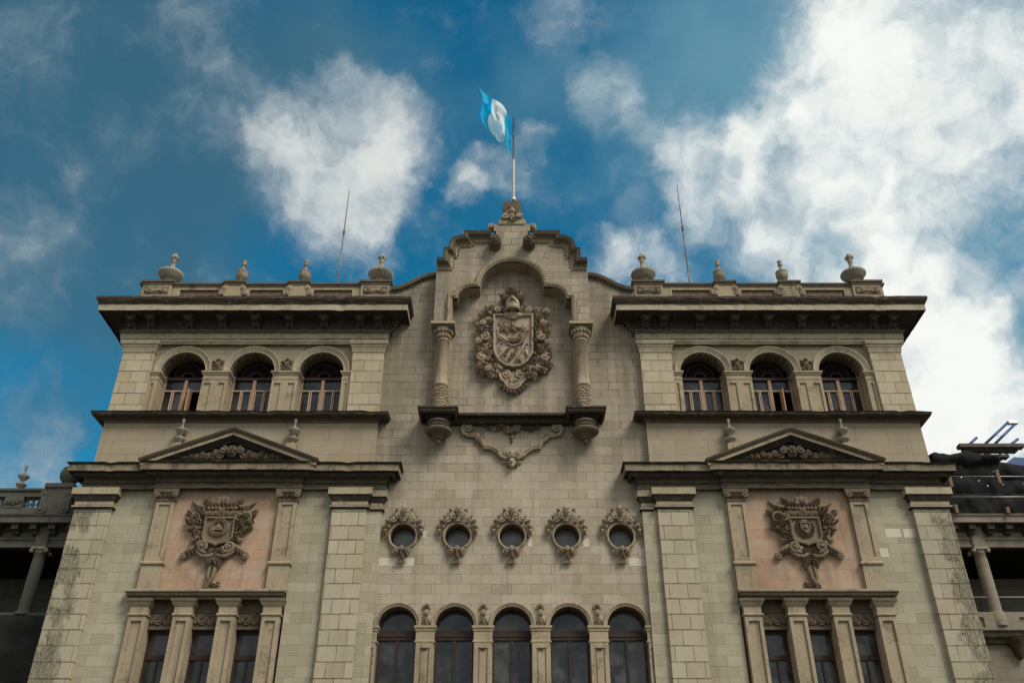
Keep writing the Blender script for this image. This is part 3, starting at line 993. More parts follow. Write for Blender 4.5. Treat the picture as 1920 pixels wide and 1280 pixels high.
# --- great coat of arms in the niche
yb = YC
K = lambda a, b, y=yb: P(860 + a / 5.565, 520 + b / 5.565, y)
sh = [K(358, 415), K(358, 760)] + [K(568 - 210 * math.cos(R(t)), 760 + 210 * math.sin(R(t))) for t in range(10, 171, 16)] + [K(778, 760), K(778, 415)]
a = MB()
a.wall(sh, [], yb - .20, yb + .02)
ctr = Vector(K(568, 650))
a.path(list(reversed(sh)), [(-.02, yb - .20), (-.0, yb - .30), (-.05, yb - .33), (-.10, yb - .30), (-.12, yb - .20)], closed=True)
coat = a.build('coat_of_arms', ['carve'], palace, label='great carved coat of arms with helmet and leafy mantling')
a = MB()
yr = yb - .20
# figures on the shield: two heads with shoulders, crossed spears, cannon, curved palm, leafy mound
for (hx, hz, r) in [(490, 535, 36), (568, 525, 36)]:
    x, z = K(hx, hz)
    a.ball((x, yr - .07, z), (.09, .10, .11), 0, 10)
    a.leaf(x - .1, z + .07, 0, .22, .14, yr - .07, .07)
    a.leaf(x, z - .06, -PI / 2 + .2, .34, .26, yr - .02, .10)
    a.leaf(x + .05, z - .14, -.5, .34, .12, yr - .05, .08)
    a.leaf(x - .05, z - .14, PI + .5, .3, .12, yr - .05, .08)
for (p0, p1, r) in [((420, 500), (520, 610), .035), ((715, 510), (640, 620), .035), ((430, 870), (500, 760), .035), ((700, 790), (730, 880), .06), ((400, 560), (430, 700), .03)]:
    (xa, za), (xb, zb2) = K(*p0), K(*p1)
    a.tube([(xa, yr - .05, za), (xb, yr - .07, zb2)], r, 6)
pts = [K(420, 640), K(460, 665), K(500, 690), K(530, 705)]
a.tube([(x, yr - .08, z) for x, z in pts], [.04, .05, .05, .04], 8)
pts = [K(505, 720), K(560, 745), K(620, 735), K(660, 700), K(672, 650), K(640, 610)]
a.tube([(x, yr - .07, z) for x, z in pts], [.03, .04, .045, .04, .04, .03], 8)
for t in range(5):
    x, z = K(535 + 24 * t, 690)
    a.leaf(x, z - .13, PI / 2, .3, .13, yr - .04, .09)
pts = [K(580, 920), K(620, 850), K(665, 770), K(690, 690), K(695, 620)]
a.tube([(x, yr - .07, z) for x, z in pts], [.02, .05, .06, .05, .03], 8)
for t in range(6):
    x, z = K(640 + t * 10, 820 - t * 35)
    a.leaf(x, z, .9, .26, .09, yr - .06, .06)
rs_ = random.Random(4)
for (q0, q1, sz) in [(430, 590, .17), (445, 740, .2), (425, 690, .16), (690, 560, .2), (670, 530, .16), (715, 600, .15), (705, 740, .16), (520, 790, .2), (560, 830, .22), (600, 790, .2), (490, 860, .22), (540, 880, .18), (620, 900, .16), (660, 880, .18), (480, 920, .16), (640, 930, .16), (440, 800, .16), (580, 600, .16), (520, 620, .15), (640, 560, .15), (450, 545, .14)]:
    a.foliage([K(q0, q1)], sz * .85, yr - .03, rs_)
a.build('shield_relief', ['carve'], coat)
# helmet
a = MB()
yh = yb - .38
x, z = K(563, 285, yh)
a.ball((x, yh, z), (.30, .30, .36), 0, 16)
a.lathe(x, yh, [(.28, z - .36), (.36, z - .33), (.33, z - .22), (.30, z)], 20)
a.add([(x - .34, yh - .12, z - .16), (x, yh - .42, z + .12), (x + .34, yh - .12, z - .16), (x, yh - .38, z - .32), (x - .27, yh - .12, z + .16), (x, yh - .34, z + .32), (x + .27, yh - .12, z + .16)],
      [(0, 1, 5, 4), (1, 2, 6, 5)])
a.add([(x - .28, yh - .10, z - .14), (x, yh - .33, z + .06), (x + .28, yh - .10, z - .14), (x, yh - .33, z - .30)], [(0, 3, 1), (3, 2, 1)])
for t in (-.12, -.06, 0, .06, .12):
    a.box(x + t - .010, x + t + .010, yh - .36 + abs(t) * .9, yh - .1, z - .24 + abs(t) * .5, z + .02 - abs(t) * .6)
x, z = K(565, 392, yb - .25)
a.ball((x, yb - .20, z), (.50, .22, .20), 0, 16)
a.add([(x - .5, yb - .22, z - .05), (x, yb - .46, z - .02), (x + .5, yb - .22, z - .05), (x, yb - .34, z - .26), (x, yb - .34, z + .2)], [(0, 3, 1), (3, 2, 1), (0, 1, 4), (1, 2, 4)])
a.build('helmet', ['trim'], coat, bevel=0)
# plumes
a = MB()
for (q0, q1, rx, rz) in [(490, 218, .24, .30), (635, 210, .25, .30), (540, 168, .2, .24), (590, 160, .2, .24), (562, 140, .14, .16)]:
    x, z = K(q0, q1, yb - .25)
    a.ball((x, yb - .22, z), (rx, .24, rz), 0, 14)
    for k in range(5):
        a.leaf(x - rx * .55 + rx * .27 * k, z - rz * .8, PI / 2 + (2 - k) * .12, rz * 1.5, .10, yb - .40, .07, 0, (2 - k) * .2)
a.build('plume', ['carve_d'], coat)
# mantling
mant = {-1: MB(), 1: MB()}
rm = random.Random(12)
anch = []
left = [(235, 400, .34), (290, 375, .26), (320, 350, .22), (350, 380, .22), (415, 375, .27), (470, 390, .18), (235, 445, .26), (300, 455, .26), (255, 500, .28), (320, 510, .22), (215, 530, .24), (280, 560, .28), (330, 570, .2), (225, 590, .26),
        (300, 620, .26), (270, 660, .34), (220, 680, .28), (325, 690, .24), (240, 730, .28), (300, 740, .26), (205, 780, .28), (260, 800, .32), (320, 810, .24), (190, 840, .26), (235, 870, .34), (300, 870, .28), (340, 880, .22),
        (215, 930, .30), (270, 940, .32), (330, 945, .26), (225, 990, .26), (285, 1000, .30), (345, 1000, .28), (390, 960, .22), (330, 1050, .26), (380, 1030, .24), (420, 980, .22), (300, 420, .2), (430, 345, .16)]
for (q0, q1, sz) in left:
    for sx in (-1, 1):
        x, z = K(q0 if sx < 0 else 1136 - q0, q1)
        x *= .955
        mant[sx].foliage([(x, z)], sz * 1.25, yb - .12, rm, 0, (ctr.x, ctr.y))
        mant[sx].foliage([(x + rm.uniform(-.1, .1), z + rm.uniform(-.1, .1))], sz * .85, yb - .24, rm, 0, (ctr.x, ctr.y))
for (q0, q1, r, d) in [(412, 378, .16, 1), (235, 395, .17, 1), (272, 660, .22, -1), (240, 870, .2, 1), (300, 985, .16, -1), (215, 700, .15, 1), (250, 510, .15, -1)]:
    for sx in (-1, 1):
        x, z = K(q0 if sx < 0 else 1136 - q0, q1)
        mant[sx].scroll(x, z, r, yb - .30, r * .3, d * -sx, PI / 2, 1.5)
for sx in (-1, 1):
    mant[sx].build('mantling', ['carve'], coat)
# foot cartouche
a = MB()
ct = [K(415, 1000), (K(445, 1085)), K(480, 1110), K(500, 1150), K(540, 1175), K(568, 1180), K(596, 1175), K(636, 1150), K(660, 1110), K(695, 1085), K(722, 1000)]
a.wall(ct, [], yb - .14, yb + .02)
a.tube([(x, yb - .17, z) for x, z in ct], .075, 8)
a.tube([((x - ctr.x) * .8 + ctr.x, yb - .18, z + .12) for x, z in ct], .04, 6)
for sx in (-1, 1):
    x, z = K(568 + sx * 75, 1035)
    a.scroll(x, z, .2, yb - .14, .06, sx, PI / 2, 1.5)
    for t in range(4):
        x, z = K(568 + sx * (20 + 28 * t), 1195 - 20 * t)
        a.leaf(x, z, -PI / 2 + sx * .35 * t, .2, .17, yb - .10, .13)
    for q0, q1 in ((45, 985), (105, 990), (150, 985), (30, 1090)):
        x, z = K(568 + sx * q0, q1)
        a.foliage([(x, z)], .18, yb - .14, rm)
a.build('cartouche', ['carve'], coat)

# ------------------------------------------------------------------ the two towers
PX = (-17.22, -15.76, -7.08, -5.72)     # lower piers
UX = (-17.00, -15.62, -6.96, -5.59)     # upper piers
TC = -11.28


def tower(s):
    fl = s           # +1 builds the left tower, -1 mirrors it
    nb = lambda: MB(fl)
    # ---- lower storey
    a = nb()
    bx = (TC - 2.75, TC + 2.75)       # the window bay that is cut out
    zs = Zp(1104, -.1)
    wx = [(TC - 2.62 + .62, TC - 2.62 + 1.62)]
    # wall either side of the bay and above the sill
    a.wall([(PX[0] + .05, 0), (TC - 2.85, 0), (TC - 2.85, zs - .05), (TC + 2.80, zs - .05), (TC + 2.80, 0), (-5.3, 0), (-5.3, Z_FR3B + .3), (PX[0] + .05, Z_FR3B + .3)], [], YT, YT + 1.0)
    a.box(PX[0] + .04, PX[0] + .5, YT + .5, DEEP, 0, 26.0)
    a.build('tower_wall', ['tower'], palace)
    if s < 0:     # the right tower has pale replaced blocks
        for (p0, q0, p1, q1) in [(1658.5, 990.5, 1691, 1007), (1692, 991, 1718, 1007), (1648, 1027, 1667.5, 1044)]:
            x1, z1 = P(p0, q0, YT)
            x0, z0 = P(p1, q1, YT)
            nb().box(-x0, -x1, YT - .006, YT + .05, z0, z1).build('replacement_block', ['fresh'], palace, label='pale freshly cut block in the tower wall')
    zc0, zc1 = Zp(950, 0), Z_FR3B + .02
    for k in (0, 1):
        x0, x1 = PX[2 * k], PX[2 * k + 1]
        b = nb()
        # rusticated courses with slightly different face planes
        rp = random.Random(31 + k)
        z = 0.0
        while z < zc0:
            z1_ = min(z + .572, zc0)
            d = rp.uniform(0, .012)
            b.box(x0 + d, x1 - d, d, YT + .4, z + .006, z1_ - .006, 0, .012)
            z = z1_
        b.box(x0 + .03, x1 - .03, .03, YT + .4, 0, zc0)
        if k == 0:
            b.build('pier', ['pier_moss'], palace, label='rusticated corner pier streaked with dark creeper stains')
        else:
            b.build('pier', ['pier'], palace)
        c = nb()
        c.plan([(x0, YT + .3), (x0, 0), (x1, 0), (x1, YT + .3)],
               [(0, zc0 - .1), (.10, zc0 - .02), (.10, zc0 + .03), (.03, zc0 + .08), (.03, zc0 + .22), (.06, zc0 + .28), (.13, zc0 + .42), (.19, zc0 + .48), (.19, zc1 - .0), (-.2, zc1)], [1, 0, 1, 2, 1, 1, 1, 0, 0])
        c.build('pier_capital', ['trim_l', 'soot', 'trim'], palace)
    # stepped-back strip beside the inner pier, and its cap
    b = nb().box(PX[3] - .02, -5.14, YS, YC + .2, 0, zc0 - .02)
    b.build('corner_strip', ['tower'], palace)
    c = nb()
    c.plan([(PX[3] + .12, YS), (-5.14, YS), (-5.14, YC + .1)],
           [(0, zc0 - .12), (.09, zc0 - .04), (.09, zc0 + .01), (.02, zc0 + .06), (.02, zc0 + .22), (.12, zc0 + .42), (.17, zc0 + .46), (.17, zc1 - .01), (-.1, zc1 - .01)], [1, 0, 1, 2, 1, 1, 0, 0])
    c.build('pier_capital', ['trim_l', 'soot', 'trim'], palace)

    # ---- crest bay: pink panel, pilasters, sill
    zt = Z_FR3B + .05
    a = nb()
    pxl, pxr = TC - 2.35, TC + 2.35
    a.wall([(pxl, zs - .05), (pxr, zs - .05), (pxr, zt), (pxl, zt)], [], YT - .03, YT + .1)
    a.build('crest_panel', ['pink'], palace)
    for t in (-1, 1):
        xc = TC + t * 2.42
        hw = .36
        zb0, zb1 = zs, Zp(1057, 0)
        ztop = Zp(938, 0)
        b = nb()
        b.box(xc - hw - .03, xc + hw + .03, .0, YT + .1, zb0, zb1 - .03)
        b.plan([(xc - hw, YT), (xc - hw, .02), (xc + hw, .02), (xc + hw, YT)], [(.03, zb1 - .03), (.09, zb1), (.09, zb1 + .07), (.02, zb1 + .13), (-.1, zb1 + .13)])
        b.box(xc - hw, xc + hw, .08, YT + .1, zb1 + .1, ztop)
        b.wall([(xc - hw, zb1 + .1), (xc + hw, zb1 + .1), (xc + hw, ztop), (xc - hw, ztop)], [[(xc - hw + .14, zb1 + .3), (xc + hw - .14, zb1 + .3), (xc + hw - .14, ztop - .16), (xc - hw + .14, ztop - .16)]], .02, .09)
        b.box(xc - hw - .06, xc + hw + .06, -.04, YT, zb0, zb0 + .06)
        b.build('crest_pilaster', ['trim'], palace, bevel=.012)
        c = nb()
        zc = ztop
        c.plan([(xc - hw, YT), (xc - hw, .02), (xc + hw, .02), (xc + hw, YT)], [(0, zc - .02), (.05, zc), (.05, zc + .06), (.02, zc + .08), (.04, zc + .26), (.14, zc + .33), (.14, zt + .02), (-.2, zt + .02)])
        for q_ in (-1, 1):
            c.scroll(xc + q_ * .34, zc + .22, .13, -.06, .05, -q_, PI / 2, 1.4)
        for q_ in (-.18, 0, .18):
            c.leaf(xc + q_, zc + .08, PI / 2, .24, .14, -.0, .10)
        c.build('pilaster_capital', ['carve_d'], palace)
    sl = nb()
    sl.plan([(TC - 2.98, YT + .02), (TC - 2.98, .0), (TC + 2.64, .0), (TC + 2.64, YT + .02)],
            [(-.1, zs - .34), (-.02, zs - .34), (.0, zs - .26), (.10, zs - .22), (.14, zs - .10), (.18, zs - .09), (.18, zs), (-.3, zs + .015)], [1, 1, 1, 1, 1, 0, 0])
    sl.build('sill_course', ['trim', 'soot_shade'], palace)
    # four pilasters of the triple window and what is between them
    pc = [TC - 2.54 + i * 1.64 for i in range(4)]
    zp = zs - .34
    for i, xc in enumerate(pc):
        hw = .325
        b = nb()
        b.box(xc - hw, xc + hw, .08, YT + .75, 2.0, zp - .62)
        b.wall([(xc - hw, 2.0), (xc + hw, 2.0), (xc + hw, zp - .62), (xc - hw, zp - .62)], [[(xc - hw + .13, 3.0), (xc + hw - .13, 3.0), (xc + hw - .13, zp - .80), (xc - hw + .13, zp - .80)]], .0, .085)
        b.plan([(xc - hw, YT + .7), (xc - hw, .0), (xc + hw, .0), (xc + hw, YT + .7)],
               [(.02, zp - .62), (.05, zp - .60), (.05, zp - .54), (.0, zp - .52), (.0, zp - .28), (.04, zp - .24), (.12, zp - .12), (.14, zp - .1), (.14, zp + .01), (-.1, zp + .01)], [0, 0, 0, 0, 0, 0, 1, 1, 1])
        b.build('window_pilaster', ['trim', 'soot_shade'], palace, bevel=.012)
    for i in range(3):
        x0, x1 = pc[i] + .3, pc[i + 1] - .3
        yl = .42
        zl1, zl0 = Zp(1146, yl), Zp(1178, yl)
        a = nb()
        a.box(x0, x1, yl, yl + .3, zl0 - .02, zp + .1)
        a.box(x0, x1, yl - .05, yl, zl0 - .04, zl0 + .05)
        a.box(x0, x1, yl - .04, yl, zl1 - .04, zl1 + .03)
        a.build('window_lintel', ['soot_shade'], palace)
        c = nb()
        rr = random.Random(17)
        xm, zm_ = (x0 + x1) / 2, (zl0 + zl1) / 2
        for q_ in (-1, 1):
            for j in range(3):
                c.scroll(xm + q_ * (.13 + .12 * j), zm_ + (.09 if j % 2 else -.07), .12, yl - .01, .035, q_ * (1 if j % 2 else -1), rr.uniform(0, 6), 1.3)
                c.leaf(xm + q_ * .1 * j, zm_ + (.04 if j % 2 else -.12), PI / 2 - q_ * (.5 + .3 * j), .26, .11, yl - .01, .07)
        c.rosette(xm, zm_ + .05, .1, yl - .03)
        c.build('lintel_carving', ['carve_d'], palace)
        yw = yl + .22
        f = nb()
        zh = zl0 - .02
        f.box(x0, x0 + .10, yw, yw + .1, 3.0, zh)
        f.box(x1 - .10, x1, yw, yw + .1, 3.0, zh)
        f.box(x0 + .1, x1 - .1, yw, yw + .1, zh - .14, zh)
        zt_ = Zp(1233, yw)
        f.box(x0 + .1, x1 - .1, yw - .02, yw + .1, zt_ - .08, zt_ + .10)
        f.box((x0 + x1) / 2 - .035, (x0 + x1) / 2 + .035, yw, yw + .1, 3.0, zt_ - .08)
        fo = f.build('window_frame', ['wood_d'], palace, bevel=.008)
        nb().box(x0 + .05, x1 - .05, yw + .05, yw + .07, 3.0, zh - .05).build('pane', ['glass2' if s < 0 else 'gloss'], fo)
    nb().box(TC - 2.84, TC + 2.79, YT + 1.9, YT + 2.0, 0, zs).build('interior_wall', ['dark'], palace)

    crest(s)

    # ---- lower entablature, breaking forward under the pediment
    L, Rr = PX[0] + .06, -5.0
    bl, br = TC - 2.95, TC + 2.95
    o = .12
    pth = [(L, DEEP), (L, .0), (bl, .0), (bl, -o), (br, -o), (br, .0), (Rr, .0), (Rr, YC + .03)]
    z0 = Z_FR3B
    zf = Zp(897, 0)
    zso = Zp(878, -.55)
    e = nb()
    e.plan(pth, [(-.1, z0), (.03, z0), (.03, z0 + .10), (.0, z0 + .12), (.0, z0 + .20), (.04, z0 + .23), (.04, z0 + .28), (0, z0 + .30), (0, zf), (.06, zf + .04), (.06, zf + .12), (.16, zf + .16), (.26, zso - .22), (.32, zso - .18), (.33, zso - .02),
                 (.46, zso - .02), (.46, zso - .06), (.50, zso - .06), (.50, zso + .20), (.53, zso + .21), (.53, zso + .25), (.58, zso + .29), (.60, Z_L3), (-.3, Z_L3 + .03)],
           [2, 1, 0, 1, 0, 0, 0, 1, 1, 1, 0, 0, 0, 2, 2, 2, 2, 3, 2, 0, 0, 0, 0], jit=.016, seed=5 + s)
    e.build('lower_cornice', ['soot', 'soot_shade', 'soffit', 'trim_s'], palace)

    # ---- pediment
    pd = nb()
    yl = -.78
    ax, az = TC, Zp(800, yl)
    ex, ez = TC - 3.45, Zp(857, yl)
    rise = [(ex - .02, ez - .30), (ax, az - .30), (2 * ax - ex + .02, ez - .30)]
    pd.path(rise, [(-.14, -.05), (-.14, -.36), (-.08, -.40), (-.04, -.50), (.0, -.54), (.02, yl + .14), (.16, yl + .14), (.17, yl + .09), (.22, yl + .04), (.28, yl), (.30, yl), (.31, .3), (.0, .3)], [1, 1, 1, 1, 1, 2, 0, 0, 0, 0, 0, 0])
    pd.build('pediment', ['soot_shade', 'soffit', 'trim'], palace)
    ty = nb()
    ty.wall([(ex + .3, Z_L3 - .02), (2 * ax - ex - .3, Z_L3 - .02), (ax, az - .25)], [], -.22, .1)
    # small plinth blocks on the cornice
    ty.box(ax - 3.0, ax + 3.0, -.62, -.3, Z_L3 - .01, Z_L3 + .06)
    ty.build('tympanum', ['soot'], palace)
    tr = nb()
    rr = random.Random(9)
    zt0 = Z_L3 + .12
    tr.ball((ax, -.36, zt0 + .42), (.24, .16, .28), 0, 10)
    tr.rosette(ax, zt0 + .44, .2, -.5)
    for q_ in (-1, 1):
        tr.scroll(ax + q_ * .36, zt0 + .46, .17, -.4, .06, q_, PI / 2, 1.5)
        for j in range(7):
            xx = ax + q_ * (.45 + .24 * j)
            hh = .46 - .055 * j
            tr.scroll(xx, zt0 + .12 + .3 * hh * (1 + (j % 2)), .15 - .008 * j, -.34, .05, q_ * (1 if j % 2 else -1), rr.uniform(0, 6), 1.4)
            tr.leaf(xx, zt0 + .1, PI / 2 - q_ * .9, .34, .17, -.3, .13, 0, q_ * .5)
            tr.leaf(xx + .05, zt0 + .06, PI / 2 - q_ * 1.4, .3, .15, -.36, .11, 0, -q_ * .4)
    tr.build('tympanum_relief', ['soot_shade'], palace)
    # blocks carrying the two urns
    for q_ in (-1, 1):
        xb = TC + q_ * 2.32
        nb().box(xb - .22, xb + .22, -.36, .1, Z_L3, Zp(833, -.2)).build('urn_block', ['trim'], palace, bevel=.015)

    # ---- attic band and string course
    nb().box(UX[0] + .01, UX[3], YF, YF + .9, Z_L3 - .1, Z_STR0 + .1).build('attic_wall', ['attic'], palace)
    e = nb()
    e.plan([(UX[0] + .02, DEEP), (UX[0] + .02, YF), (UX[3], YF), (UX[3], YC + .03)],
           [(-.05, Z_STR0 - .03), (.03, Z_STR0), (.05, Z_STR0 + .10), (.12, Z_STR0 + .13), (.16, Z_STR0 + .24), (.30, Z_STR - .20), (.42, Z_STR - .14), (.44, Z_STR - .12), (.46, Z_STR - .02), (.5, Z_STR), (-.4, Z_STR + .04)],
           [1, 1, 1, 1, 1, 0, 0, 0, 0, 0], jit=.014, seed=15 + s)
    e.build('string_course', ['soot', 'soot_shade'], palace)

    # ---- upper storey piers
    zk = Zp(661, YF)
    for k in (0, 1):
        x0, x1 = UX[2 * k], UX[2 * k + 1]
        b = nb()
        rp = random.Random(51 + k)
        z = Z_STR
        b.box(x0 + .025, x1 - .025, YF + .025, YA + .4, Z_STR - .2, zk)
        while z < zk:
            z1_ = min(z + .545, zk)
            d = rp.uniform(0, .01)
            b.box(x0 + d, x1 - d, YF + d, YA + .4, z + .005, z1_ - .005, 0, .01)
            z = z1_
        b.build('upper_pier', ['pier_up'], palace)
        c = nb()
        c.plan([(x0, YA + .3), (x0, YF), (x1, YF), (x1, YA + .3)],
               [(0, zk - .05), (0, zk), (.03, zk + .03), (.03, zk + .14), (.05, zk + .16), (.05, zk + .24), (.08, zk + .27), (.10, zk + .36), (.15, zk + .40), (.15, Z_FR1B + .01), (-.2, Z_FR1B + .01)])
        c.build('pier_capital', ['trim_l'], palace)
    # side wall of the tower
    nb().box(UX[0] + .02, UX[0] + .5, YF + .5, DEEP, Z_STR - .1, Z_FR1T).build('tower_side_wall', ['attic'], palace)
    # ---- arcade
    xa, xb = UX[1] - .02, UX[2] + .02
    acx = [TC - 3.0, TC, TC + 3.0]
    HW, ZS = .97, 22.0
    a = nb()
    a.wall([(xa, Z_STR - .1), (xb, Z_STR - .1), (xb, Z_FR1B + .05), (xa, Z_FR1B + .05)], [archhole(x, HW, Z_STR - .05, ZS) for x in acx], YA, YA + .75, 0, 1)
    a.build('arcade_wall', ['attic', 'soot_shade'], palace)  # arch reveals take the darker stone, their shade put into the colour
    for i, x in enumerate(acx):
        r = nb()
        rp_ = arc(x, ZS, HW, 180, 0, 28)
        r.path(rp_, [(0, YA + .3), (0, YA - .10), (.02, YA - .12), (.10, YA - .10), (.11, YA - .13), (.18, YA - .15), (.22, YA - .19), (.27, YA - .19), (.285, YA + .02)], smooth=False)
        r.build('arch_ring', ['trim_l'], palace)
    # arcade piers
    edges = [xa] + [v for x in acx for v in (x - HW, x + HW)] + [xb]
    for i in range(4):
        x0, x1 = edges[2 * i], edges[2 * i + 1]
        b = nb()
        yf = YA - .08
        zi = ZS - .02
        zb0 = Z_STR - .1
        b.box(x0 - (.02 if i else 0), x1 + (.02 if i < 3 else 0), yf, YA + .7, zb0, zi - .40)
        wd = x1 - x0
        hs = []
        if wd > .9:
            for (h0, h1) in ((x0 + .10, x0 + .38), (x1 - .38, x1 - .10)):
                hs.append([(h0, zb0 + .2), (h1, zb0 + .2), (h1, zi - .58), (h0, zi - .58)])
        else:
            hs.append([(x0 + .14, zb0 + .2), (x1 - .14, zb0 + .2), (x1 - .14, zi - .58), (x0 + .14, zi - .58)])
        b.wall([(x0 - .02, zb0), (x1 + .02, zb0), (x1 + .02, zi - .40), (x0 - .02, zi - .40)], hs, yf - .06, yf)
        b.plan([(x0, YA + .7), (x0, yf - .04), (x1, yf - .04), (x1, YA + .7)],
               [(0, zi - .42), (.04, zi - .40), (.04, zi - .34), (.01, zi - .32), (.01, zi - .20), (.05, zi - .17), (.05, zi - .12), (.10, zi - .08), (.10, zi), (-.2, zi + .01)])
        b.build('arcade_pier', ['trim'], palace, bevel=.01)
    for i in range(2):
        x = (acx[i] + acx[i + 1]) / 2
        c = nb()
        z = Zp(687, YA)
        c.ball((x, YA - .10, z), (.14, .14, .2), 0, 10)
        c.rosette(x, z + .02, .12, YA - .2)
        for q_ in (-1, 1):
            c.scroll(x + q_ * .13, z + .16, .09, YA - .1, .035, q_, PI / 2, 1.3)
            c.scroll(x + q_ * .12, z - .16, .09, YA - .1, .035, -q_, -PI / 2, 1.3)
            c.leaf(x + q_ * .06, z + .05, PI / 2 - q_ * .9, .26, .13, YA - .1, .1)
            c.leaf(x, z - .18, -PI / 2 + q_ * .3, .18, .1, YA - .1, .09)
        c.leaf(x, z + .15, PI / 2, .2, .14, YA - .12, .1)
        c.build('arch_cartouche', ['carve_d'], palace)
    # wooden windows set deep in the arches
    for i, x in enumerate(acx):
        yw = YA + .60
        f = nb()
        ztr = Zp(718, yw)
        hw = HW - .02
        f.box(x - hw, x - hw + .07, yw, yw + .1, Z_STR - .05, ztr + .35)
        f.box(x + hw - .07, x + hw, yw, yw + .1, Z_STR - .05, ztr + .35)
        f.box(x - hw + .07, x + hw - .07, yw - .02, yw + .10, ztr - .44, ztr - .37, 1)          # rail
        f.box(x - .07, x + .07, yw - .04, yw + .1, Z_STR - .05, ztr + .12)
        miss = (i == 2 - 0 and False)
        half = {(1, 0): 1, (-1, 1): -1}.get((s, i))       # an open leaf, given in un-mirrored side
        for q_ in (-1, 1):
            if half == q_:
                continue
            xm = x + q_ * .50
            f.box(xm - .065, xm - .012, yw - .02, yw + .08, Z_STR - .05, ztr - .44, 1)
            f.box(xm + .012, xm + .065, yw - .02, yw + .08, Z_STR - .05, ztr - .44, 0)
            f.box(x + q_ * .10 - .02, x + q_ * .10 + .02, yw - .01, yw + .08, Z_STR - .05, ztr - .44, 1)
        if half:
            xm = x + half * .36
            f.box(xm - .05, xm + .0, yw - .45, yw - .0, Z_STR - .05, ztr - .50)
        fo = f.build('arcade_window', ['wood', 'wood_p'], palace, bevel=.008, label='wooden window with one leaf standing open' if half else None)
        f2 = nb()
        f2.box(x - hw, x + hw, yw - .05, yw + .12, ztr + .12, ztr + .24)
        # fan shaped grille
        for j in range(13):
            a_ = PI * (j + .5) / 13
            c0, c1 = .24, HW - .04
            f2.tube([(x + c0 * math.cos(a_), yw + .03, ztr + .24 + c0 * math.sin(a_)), (x + c1 * math.cos(a_), yw + .03, ztr + .24 + (c1 + .12) * math.sin(a_))], .02, 5)
        f2.tube([(x + .26 * math.cos(R(t)), yw + .02, ztr + .26 + .26 * math.sin(R(t))) for t in range(0, 181, 12)], .04, 6)
        f2.tube([(x + .62 * math.cos(R(t)), yw + .02, ztr + .26 + .70 * math.sin(R(t))) for t in range(0, 181, 12)], .025, 6)
        f2.build('fanlight_grille', ['wood_d'], fo)
        pn = nb()
        if half is None:
            pn.box(x - hw + .02, x + hw - .02, yw + .06, yw + .08, Z_STR - .05, ztr + .2)
        else:
            pn.box(x - hw + .02 if half > 0 else x, x if half > 0 else x + hw - .02, yw + .06, yw + .08, Z_STR - .05, ztr - .4)
            pn.box(x - hw + .02, x + hw - .02, yw + .06, yw + .08, ztr - .4, ztr + .2)
        pn.build('pane', ['gloss'], fo)
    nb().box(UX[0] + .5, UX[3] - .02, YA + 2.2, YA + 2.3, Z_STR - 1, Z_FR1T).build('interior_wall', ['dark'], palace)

    # ---- great cornice with consoles
    L, Rr = UX[0] - .24, UX[3] + .09
    pth = [(L, DEEP), (L, YF), (Rr, YF), (Rr, YC + .03)]
    e = nb()
    zl, zf, zso = Z_FR1B, Z_FR1T, Z_SOF
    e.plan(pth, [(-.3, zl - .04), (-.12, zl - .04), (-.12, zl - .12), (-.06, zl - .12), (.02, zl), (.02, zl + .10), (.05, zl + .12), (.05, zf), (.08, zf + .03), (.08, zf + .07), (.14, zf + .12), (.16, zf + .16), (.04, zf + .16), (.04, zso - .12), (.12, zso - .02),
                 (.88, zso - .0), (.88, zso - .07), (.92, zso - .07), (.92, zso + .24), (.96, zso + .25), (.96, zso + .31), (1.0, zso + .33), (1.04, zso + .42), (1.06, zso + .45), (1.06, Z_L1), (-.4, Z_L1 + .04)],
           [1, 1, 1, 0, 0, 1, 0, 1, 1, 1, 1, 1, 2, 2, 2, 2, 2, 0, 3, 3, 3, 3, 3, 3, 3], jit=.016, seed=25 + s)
    e.build('great_cornice', ['trim_l', 'soot_shade', 'soffit', 'soot'], palace)
    cxs = [246, 282, 354, 416, 479, 542, 607, 675, 709]
    for px_ in cxs:
        x = Xp(px_, 600, -.2)
        k = nb()
        console(k, x, YF, zf + .17, zso - .01, .23)
        k.build('console', ['soffit', 'soot_shade'], palace)
    # one console on the inner return
    k = nb()
    console_side(k, Rr, YC - .12, zf + .17, zso - .01, .23)
    k.build('console', ['soffit', 'soot_shade'], palace)

    # ---- parapet: rail, panels, pedestals
    yp = YC + .05
    p = nb()
    zb0 = Z_L1 - .05
    x0, x1 = UX[0] - .12, UX[3] - .02
    p.box(x0, x1, yp + .10, yp + .6, zb0, Z_PAR - .15)
    hs = []
    for (q0, q1) in ((337, 412), (468, 530), (588, 660)):
        h0, h1 = Xp(q0, 548, yp), Xp(q1, 548, yp)
        hs.append([(h0, zb0 + .1), (h1, zb0 + .1), (h1, Z_PAR - .34), (h0, Z_PAR - .34)])
    p.wall([(x0, zb0), (x1, zb0), (x1, Z_PAR - .15), (x0, Z_PAR - .15)], hs, yp, yp + .11)
    p.plan([(x0, DEEP), (x0, yp), (x1, yp), (x1, yp + .8)], [(0, Z_PAR - .2), (.04, Z_PAR - .18), (.06, Z_PAR - .10), (.10, Z_PAR - .08), (.10, Z_PAR), (-.5, Z_PAR + .01)], [0, 1, 1, 1, 1])
    po = p.build('parapet', ['trim', 'soot_shade'], palace)
    for hq in hs:
        nb().box(hq[0][0] + .01, hq[1][0] - .01, yp + .085, yp + .105, hq[0][1] + .01, hq[2][1] - .01).build('brick_panel', ['brick'], po)
